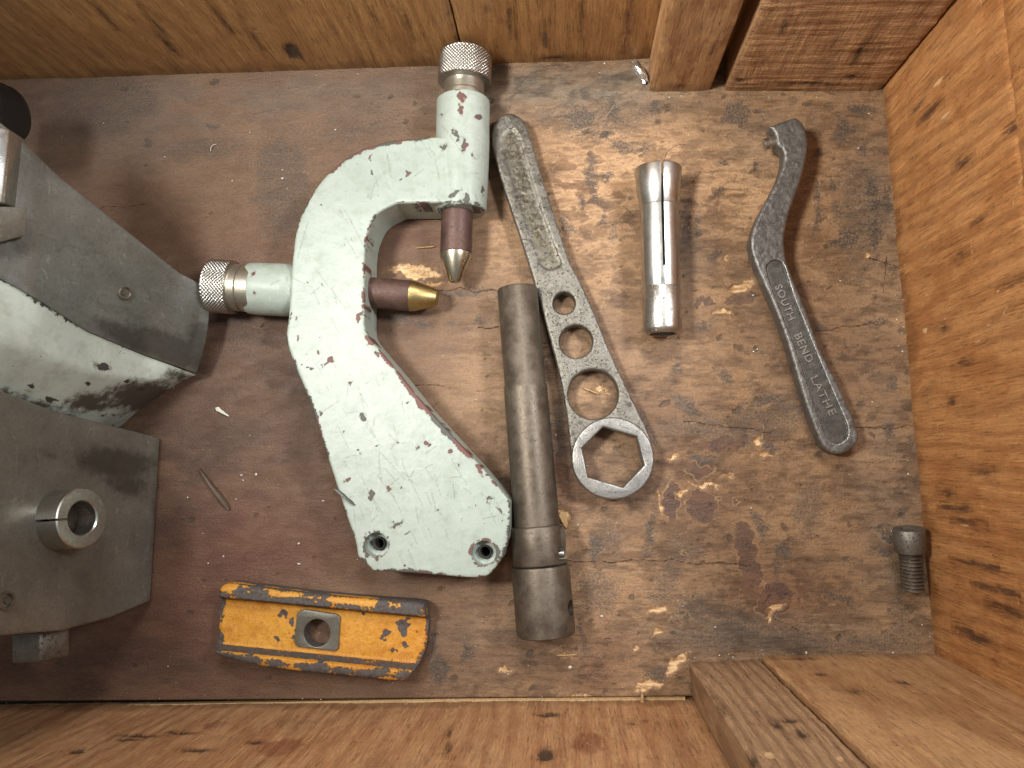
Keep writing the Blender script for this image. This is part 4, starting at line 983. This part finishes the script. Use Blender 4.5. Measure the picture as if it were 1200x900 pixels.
# ================================================================== GREY MACHINE SLIDE AT THE LEFT
mc = thing('machine_slide', 'heavy oily grey machine slide with pale green casting and split bushing at left', 'machine', (*U(120, 500), 0))
def loft(rows, back):
    """rows: list of polylines of equal length (world mm points), front skin; back: vector for the solid's rear"""
    R = np.array(rows, float); m, n, _ = R.shape
    V = np.concatenate([R.reshape(-1, 3), (R + np.asarray(back)).reshape(-1, 3)]); N = m * n; F = []
    for i in range(m - 1):
        for j in range(n - 1):
            a = i * n + j; F.append((a, a + 1, a + n + 1, a + n)); F.append((N + a, N + a + n, N + a + n + 1, N + a + 1))
    bd = list(range(n)) + [i * n + n - 1 for i in range(1, m)] + [(m - 1) * n + j for j in range(n - 2, -1, -1)] + [i * n for i in range(m - 2, 0, -1)]
    for k in range(len(bd)):
        a, b = bd[k], bd[(k + 1) % len(bd)]; F.append((b, a, N + a, N + b))
    return V, F
def resample(pts, n):
    P = np.array(pts, float); s = np.concatenate([[0], np.cumsum(np.linalg.norm(np.diff(P, axis=0), axis=1))]); t = np.linspace(0, s[-1], n)
    return np.stack([np.interp(t, s, P[:, i]) for i in range(3)], 1)
def P3(l): return [U3(*q) for q in l]
# upper slide: slanting ground face
top = resample(P3([(-60, 96, 112), (17, 156, 97), (70, 207, 82), (211, 320, 30), (231, 330, 24), (246, 349, 16)]), 40)
bot = resample(P3([(-60, 300, 112), (0, 326, 97), (42, 350, 86), (101, 388, 60), (169, 416, 30), (231, 438, 10)]), 40)
rows = [top + (bot - top) * t for t in np.linspace(0, 1, 16)]
# the nose is cut back below its tip
for i, t in enumerate(np.linspace(0, 1, 16)):
    rows[i][-1] += np.array([2.0 * math.sin(t * 3.14), 0, 0])
v, f = loft(rows, (-16, 6, -4))
v, f = bevelled((v, f), 0.8, 2, 40)
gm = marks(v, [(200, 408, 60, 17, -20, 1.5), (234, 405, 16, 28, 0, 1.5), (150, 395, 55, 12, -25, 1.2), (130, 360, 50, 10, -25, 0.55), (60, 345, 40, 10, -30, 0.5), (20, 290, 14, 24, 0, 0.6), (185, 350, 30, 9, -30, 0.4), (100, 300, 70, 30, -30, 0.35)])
sl = link_mesh('slide', v, f, M['machine'], mc, {'grime': gm}, angle=35)
# raised bright corner of the top slide and its gib slot
a = P3([(-70, 130, 118), (13, 152, 104), (18, 160, 103), (4, 238, 104), (-70, 232, 118)])
v, f = loft([resample(a[:2], 8), resample([a[4], a[3]], 8)], (-4, 2, -14))
link_mesh('top_edge', *bevelled((v, f), 0.8, 2, 40), M['steel'], sl, angle=35)
a = P3([(-60, 240, 118), (32, 243, 96), (30, 276, 95), (-60, 300, 114)])
v, f = loft([resample(a[:2], 8), resample([a[3], a[2]], 8)], (-8, 2, -6))
link_mesh('gib_strip', *bevelled((v, f), 0.5, 2, 40), M['machine2'], sl, angle=35)
# screw in the slide face
fn = np.cross(np.array(rows[6][22]) - rows[6][18], np.array(rows[10][20]) - rows[4][20]); fn /= np.linalg.norm(fn)
if fn[0] < 0: fn = -fn
spz = U3(147, 340, 49.0)
# put it on the face: nearest loft point
R = np.array(rows).reshape(-1, 3); spz = R[np.argmin(np.linalg.norm(R[:, :2] - spz[:2], axis=1) + np.abs(R[:, 2] - spz[2]) * .5)]
link_mesh('grub_screw', *lathe(spz - fn * 2, fn, [(0, 3.0), (2.7, 3.0), (2.9, 2.6), (1.6, 1.9), (1.6, 1.3), (2.6, 1.0), (2.6, 0.2)], 24), M['dark'], sl, angle=35)
# pale green casting under the slide
c1 = resample(P3([(-60, 298, 111), (0, 327, 96), (42, 351, 85), (101, 389, 59), (169, 417, 29), (229, 439, 9)]), 40)
c1[:, 2] -= 0.8
c2 = resample(P3([(-60, 380, 113), (0, 398, 98), (60, 420, 76), (120, 440, 50), (175, 446, 24), (222, 442, 6)]), 40)
c3 = resample(P3([(-60, 450, 96), (0, 476, 78), (60, 486, 56), (110, 488, 34), (138, 486, 14), (165, 474, 3)]), 40)
c4 = resample(P3([(-60, 500, 84), (0, 510, 66), (60, 515, 48), (105, 512, 26), (125, 508, 8), (142, 500, 0.5)]), 40)
def bez(t): return [(1 - t) ** 3, 3 * t * (1 - t) ** 2, 3 * t * t * (1 - t), t ** 3]
rows = []
for t in np.linspace(0, 1, 24):
    if t < 0.5: w = t / 0.5; p = c1 * (1 - w) + c2 * w
    else:
        w = (t - 0.5) / 0.5; p = c2 * (1 - w) ** 2 + 2 * w * (1 - w) * c3 + c4 * w * w
    rows.append(p)
v, f = loft(rows, (-14, 0, -3))
nv = fbm(v / 8, 3, 3) - 0.5
v = v + np.outer(nv, [0.8, 0, 0.6])
ed = dist_to(v, [tuple(p) for p in rows[0]] + [tuple(p) for p in rows[-6]] + [tuple(p) for p in rows[-3]])
e2 = np.where(np.arange(len(v)) % 1 == 0, ed, ed) * 0.6 + (fbm(v / 14, 9, 2) - 0.5) * 4
gch = [(115,425,7,5),(120,430,12,3,-20),(98,421,5,5),(38,452,4,7),(100,450,7,6),(110,460,9,9),(98,405,1.5,5,-30),(50,412,2,3),(150,445,8,5),(60,470,10,4),(165,455,9,6)]
gc = np.full(len(v), 4.0)
for b in gch:
    best = min((U3(b[0], b[1], z) for z in np.arange(2, 95, 3)), key=lambda q: np.min(np.linalg.norm(v - q, axis=1)))
    gc = np.minimum(gc, np.linalg.norm((v - best) * [1, 1.6, 1], axis=1) - 0.26 * max(b[2], b[3]) + (fbm(v / 2.0, 5, 2) - 0.5) * 5)
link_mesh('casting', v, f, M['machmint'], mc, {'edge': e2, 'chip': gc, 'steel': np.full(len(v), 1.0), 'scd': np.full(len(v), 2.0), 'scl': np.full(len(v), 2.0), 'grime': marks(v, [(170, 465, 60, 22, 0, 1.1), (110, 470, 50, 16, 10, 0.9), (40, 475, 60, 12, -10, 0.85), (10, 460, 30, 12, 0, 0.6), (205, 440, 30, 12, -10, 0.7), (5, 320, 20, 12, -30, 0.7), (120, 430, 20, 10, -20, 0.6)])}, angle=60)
# lower block: near-vertical oily face
q = P3([(-70, 436, 118), (0, 457, 92), (63, 481, 62), (169, 508, 11), (188, 513.5, 1.5)])
q2 = P3([(-70, 752, 118), (0, 745, 92), (75, 739, 58), (130, 724, 25), (177, 704.5, 1.5)])
r0 = resample(q, 30); r1 = resample(q2, 30)
rows = [r0 + (r1 - r0) * t for t in np.linspace(0, 1, 20)]
v, f = loft(rows, (-60, 0, -0.5))
v, f = bevelled((v, f), 1.0, 3, 40)
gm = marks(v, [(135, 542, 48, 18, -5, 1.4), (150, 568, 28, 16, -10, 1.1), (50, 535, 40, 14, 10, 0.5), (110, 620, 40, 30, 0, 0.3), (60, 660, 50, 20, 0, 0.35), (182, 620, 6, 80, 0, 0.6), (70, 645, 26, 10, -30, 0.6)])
blk = link_mesh('block', v, f, M['machine2'], mc, {'grime': gm}, angle=35)
# split bushing
fa = U3(50, 611, 70.0); R = np.array(rows).reshape(-1, 3)
# point of the face seen at that photo position
best = None
for z in np.arange(20, 110, 0.5):
    qv = U3(66, 609, z); dmin = np.min(np.linalg.norm(R - qv, axis=1))
    if best is None or dmin < best[0]: best = (dmin, qv)
bc = best[1]
tip = U3(97, 607, bc[2] + 3.5)
bd = tip - bc; bl = np.linalg.norm(bd)
kb = (H - bc[2]) / FPX * 1.02
Rb = 35.0 * kb
bu = lathe(bc - bd * 0.6, bd, [(0, Rb), (bl * 1.57, Rb), (bl * 1.6, Rb * 0.955), (bl * 1.6, Rb * 0.60), (bl * 1.56, Rb * 0.56), (bl * 0.2, Rb * 0.56)], 72)
dd, da, db_ = frame(bd)
camdir = np.array([0, 0, H]) - bc; camdir /= np.linalg.norm(camdir)
sl_dir = np.cross(dd, np.array([0, 1.0, 0])); sl_dir /= np.linalg.norm(sl_dir)
if sl_dir[2] < 0: sl_dir = -sl_dir
sl_dir = sl_dir
bu = cut(bu, [box(bc + dd * bl * 0.55 + sl_dir * Rb * 0.9, (Rb * 0.9, bl * 2.4, 0.9), np.stack([sl_dir, dd, np.cross(sl_dir, dd)]))])
bo = link_mesh('split_bushing', *bu, M['steel'], blk, angle=35)
link_mesh('bore', *lathe(bc, bd, [(bl * 0.22, Rb * 0.55), (bl * 0.3, Rb * 0.55)], 40), M['dark'], bo)
# small screw near the lower left
best = None
for z in np.arange(40, 118, 0.5):
    qv = U3(8, 704, z); dmin = np.min(np.linalg.norm(R - qv, axis=1))
    if best is None or dmin < best[0]: best = (dmin, qv)
link_mesh('grub_screw', *lathe(best[1] - dd * 2, dd, [(0, 3.4), (2.4, 3.4), (2.4, 2.5), (1.2, 2.2), (1.2, 1.2), (2.2, 1.0), (2.2, 0.2)], 28), M['dark'], blk, angle=35)
# bolt head below
hb = U3(50, 736, 46); he = U3(50, 770, 46)
bv, bf = hexprism(hb, he - hb, 11.5, np.linalg.norm(he - hb))
link_mesh('bolt_head', *bevelled((bv, bf), 0.7, 2), M['forged'], blk, angle=35)
# black knob behind
a = P3([(-40, 80, 60), (-8, 128, 60)])
link_mesh('black_handle', *lathe(U3(-50, 134, 50), U3(40, 134, 50) - U3(-50, 134, 50), [(0, 13.4), (22, 13.4), (22.4, 12.2), (25.5, 12.0), (26.5, 11.2), (27.5, 8)], 48), M['black'], mc, angle=35)

# ================================================================== LOOSE BITS
def shard(name, p0, p1, w0, w1, z, mat, label, cat, th=0.6, bow=0.0, group=None):
    a = U(*p0, z); b = U(*p1, z); u = b - a; n = np.array([-u[1], u[0]]) / np.linalg.norm(u); V = []; F = []; N = 7
    for i in range(N + 1):
        t = i / N; p = a + u * t; w = (w0 + (w1 - w0) * t) * (1.0 if 0 < i < N else 0.35) * random.uniform(0.8, 1.2); zz = z + bow * math.sin(math.pi * t)
        for s, q in ((-1, 0), (-0.6, th), (0.5, th * 0.8), (1, 0)):
            V.append((p[0] + n[0] * s * w / 2, p[1] + n[1] * s * w / 2, zz + q))
    for i in range(N):
        for k in range(4): F.append((i * 4 + k, i * 4 + (k + 1) % 4, i * 4 + 4 + (k + 1) % 4, i * 4 + 4 + k))
    F += [(3, 2, 1, 0), (N * 4, N * 4 + 1, N * 4 + 2, N * 4 + 3)]
    base = np.array([(a[0] + b[0]) / 2, (a[1] + b[1]) / 2, 0.0])
    V = np.array(V) - base
    o = link_mesh(name, V, F, mat, None, smooth_sh=False); o.location = base * MM
    return tag(o, label, cat, group)
shard('wood_splinter', (234, 549), (269, 597), 0.9, 3.6, 0.5, M['splinter_dark'], 'dark brown wood splinter on the reddish floor left of the rest', 'splinter', 0.9, 1.0)
shard('wood_splinter', (487, 291), (510, 289), 0.9, 1.1, 0.4, M['splinter'], 'thin pale splinter on the floor inside the green arch', 'splinter', 0.5, 0.3)
shard('paint_flake', (253, 478), (269, 488), 2.2, 0.6, 0.4, M['speck'], 'pale grey flake on the dark floor near the grey slide', 'flake', 0.4, 0.6)
shard('metal_sliver', (392, 572), (416, 592), 1.6, 1.2, 25.2, M['swarf'], 'dark metal sliver on the left edge of the green casting', 'sliver', 0.9, 0.5)
shard('wood_splinter', (752.5, 812), (752.5, 829), 1.6, 1.8, 0.4, M['splinter'], 'small upright wood chip at the front edge gap', 'splinter', 1.0, 0.2)['label'] = 'short pale wood chip bridging the gap at the floor front edge'
shard('wood_splinter', (652, 768), (676, 767), 1.0, 0.7, 0.4, M['splinter'], 'pale splinter on the floor just below the tube socket end', 'splinter', 0.5, 0.2)
shard('wood_splinter', (684, 455), (702, 462), 0.9, 0.6, 0.3, M['splinter'], 'pale splinter on the floor seen through the largest wrench hole', 'splinter', 0.5, 0.2)
shard('wood_splinter', (657, 600), (664, 618), 4.2, 2.0, 0.4, M['splinter'], 'raw torn wood chip beside the tube collar', 'splinter', 1.0, 0.6)
# curl of swarf
def curl(name, c, r, a0, a1, z, mat, label, rad=0.18):
    cc = U(*c, z); V = []; F = []; N = 14
    for i in range(N + 1):
        a = math.radians(a0 + (a1 - a0) * i / N); p = np.array([math.cos(a), math.sin(a)])
        for k in range(4):
            b = k * math.pi / 2; V.append((p[0] * (r + rad * math.cos(b)), p[1] * (r + rad * math.cos(b)), z + rad + rad * math.sin(b) + 0.5 * math.sin(math.pi * i / N)))
    for i in range(N):
        for k in range(4): F.append((i * 4 + k, i * 4 + (k + 1) % 4, i * 4 + 4 + (k + 1) % 4, i * 4 + 4 + k))
    o = link_mesh(name, V, F, mat, None); o.location = (cc[0] * MM, cc[1] * MM, 0)
    return tag(o, label, 'shaving')
curl('metal_shaving', (888, 415), 2.2, 20, 150, 0.2, M['foil'], 'tiny curled bright shaving on the floor left of the lettered handle')
curl('metal_shaving', (254, 176), 3.0, 90, 190, 0.2, M['speck'], 'tiny pale curled shaving on the floor above the grey slide')
# crumpled foil scrap at the foot of the back planks
rr = np.random.default_rng(4); bm = bmesh.new(); bmesh.ops.create_icosphere(bm, subdivisions=3, radius=1.0)
Vf = np.array([vv.co[:] for vv in bm.verts]); Ff = [tuple(x.index for x in fc.verts) for fc in bm.faces]; bm.free()
Vf = Vf * (0.6 + 0.9 * fbm(Vf * 2.2 + 5, 3, 3))[:, None] * np.array([2.0, 6.6, 1.8])
rt_ = math.radians(28); Vf = np.stack([Vf[:, 0] * math.cos(rt_) - Vf[:, 1] * math.sin(rt_), Vf[:, 0] * math.sin(rt_) + Vf[:, 1] * math.cos(rt_), Vf[:, 2]], 1)
pf = U(750, 83, 2)
o = link_mesh('foil_scrap', Vf + np.array([0, 0, 1.6]), Ff, M['foil'], None, smooth_sh=False); o.location = (pf[0] * MM, pf[1] * MM, 0)
tag(o, 'crumpled silver foil scrap wedged beside the back plank', 'foil')
# pale dust specks and chips all over the floor
V = []; F = []
def speck(x, y, r, z=0.15):
    k = len(V); n = random.choice((4, 5, 6)); a0 = random.random() * 6
    el = random.uniform(0.4, 1.0)
    for i in range(n):
        a = a0 + i * 2 * math.pi / n; q = r * random.uniform(0.6, 1.2); V.append((x + q * math.cos(a), y + q * math.sin(a) * el, z))
    V.append((x, y, z + r * 0.5)); t = len(V) - 1
    for i in range(n): F.append((k + i, k + (i + 1) % n, t))
    F.append(tuple(k + i for i in range(n))[::-1])
for _ in range(330):
    px = random.uniform(60, 1060); py = random.uniform(90, 815)
    p = U(px, py); speck(p[0], p[1], 0.12 + 0.45 * random.random() ** 4)
for px, py, r in ((193, 184, .7), (331, 199, .7), (331, 209, 1.0), (272, 212, .9), (393, 152, .8), (283, 557, .9), (300, 556, .9), (285, 563, .7), (379, 587, 1.1), (350, 661, 1.2), (350, 637, .9), (277, 585, .6), (262, 652, .6), (220, 583, .8), (244, 660, .6), (883, 346, .8), (1018, 133, .7), (1052, 328, .5), (985, 329, .7), (800, 710, .6), (838, 735, .7), (668, 782, .9), (705, 722, .9), (619, 780, .6), (595, 790, .4), (880, 595, .6)):
    p = U(px, py); speck(p[0], p[1], r * 0.85)
for (a_, b_), n_ in ((((0, 826), (800, 818)), 60), (((1037, 110), (1094, 765)), 70), (((20, 95), (740, 73)), 50), (((762, 109), (1032, 109)), 60), (((808, 774), (1090, 764)), 70), (((640, 380), (660, 560)), 25), (((260, 775), (480, 802)), 25)):
    for _ in range(n_):
        t = random.random(); px = a_[0] + (b_[0] - a_[0]) * t; py = a_[1] + (b_[1] - a_[1]) * t; k_ = random.random() ** 2 * 14
        cx_, cy_ = 600 - px, 450 - py; nn_ = math.hypot(cx_, cy_); p = U(px + cx_ / nn_ * k_, py + cy_ / nn_ * k_)
        speck(p[0], p[1], 0.10 + 0.42 * random.random() ** 5)
o = link_mesh('dust_specks', V, F, M['speck'], None, smooth_sh=False); o['kind'] = 'stuff'
o['label'] = 'pale dust and chip specks scattered on the floor'
# bright grit caught in the end of the lettered handle
V = []; F = []
for _ in range(46):
    t = random.random() ** 0.7; px = 972 + 14 * t + random.uniform(-11, 11); py = 482 + 34 * t
    p = US(px, py); speck(p[0], p[1], 0.12 + 0.22 * random.random(), float(zt(p[1])) - 1.25)
link_mesh('metal_grit', V, F, M['foil'], sp, smooth_sh=False)['kind'] = 'stuff'
for o in COL.objects:
    if 'base' in o: del o['base']
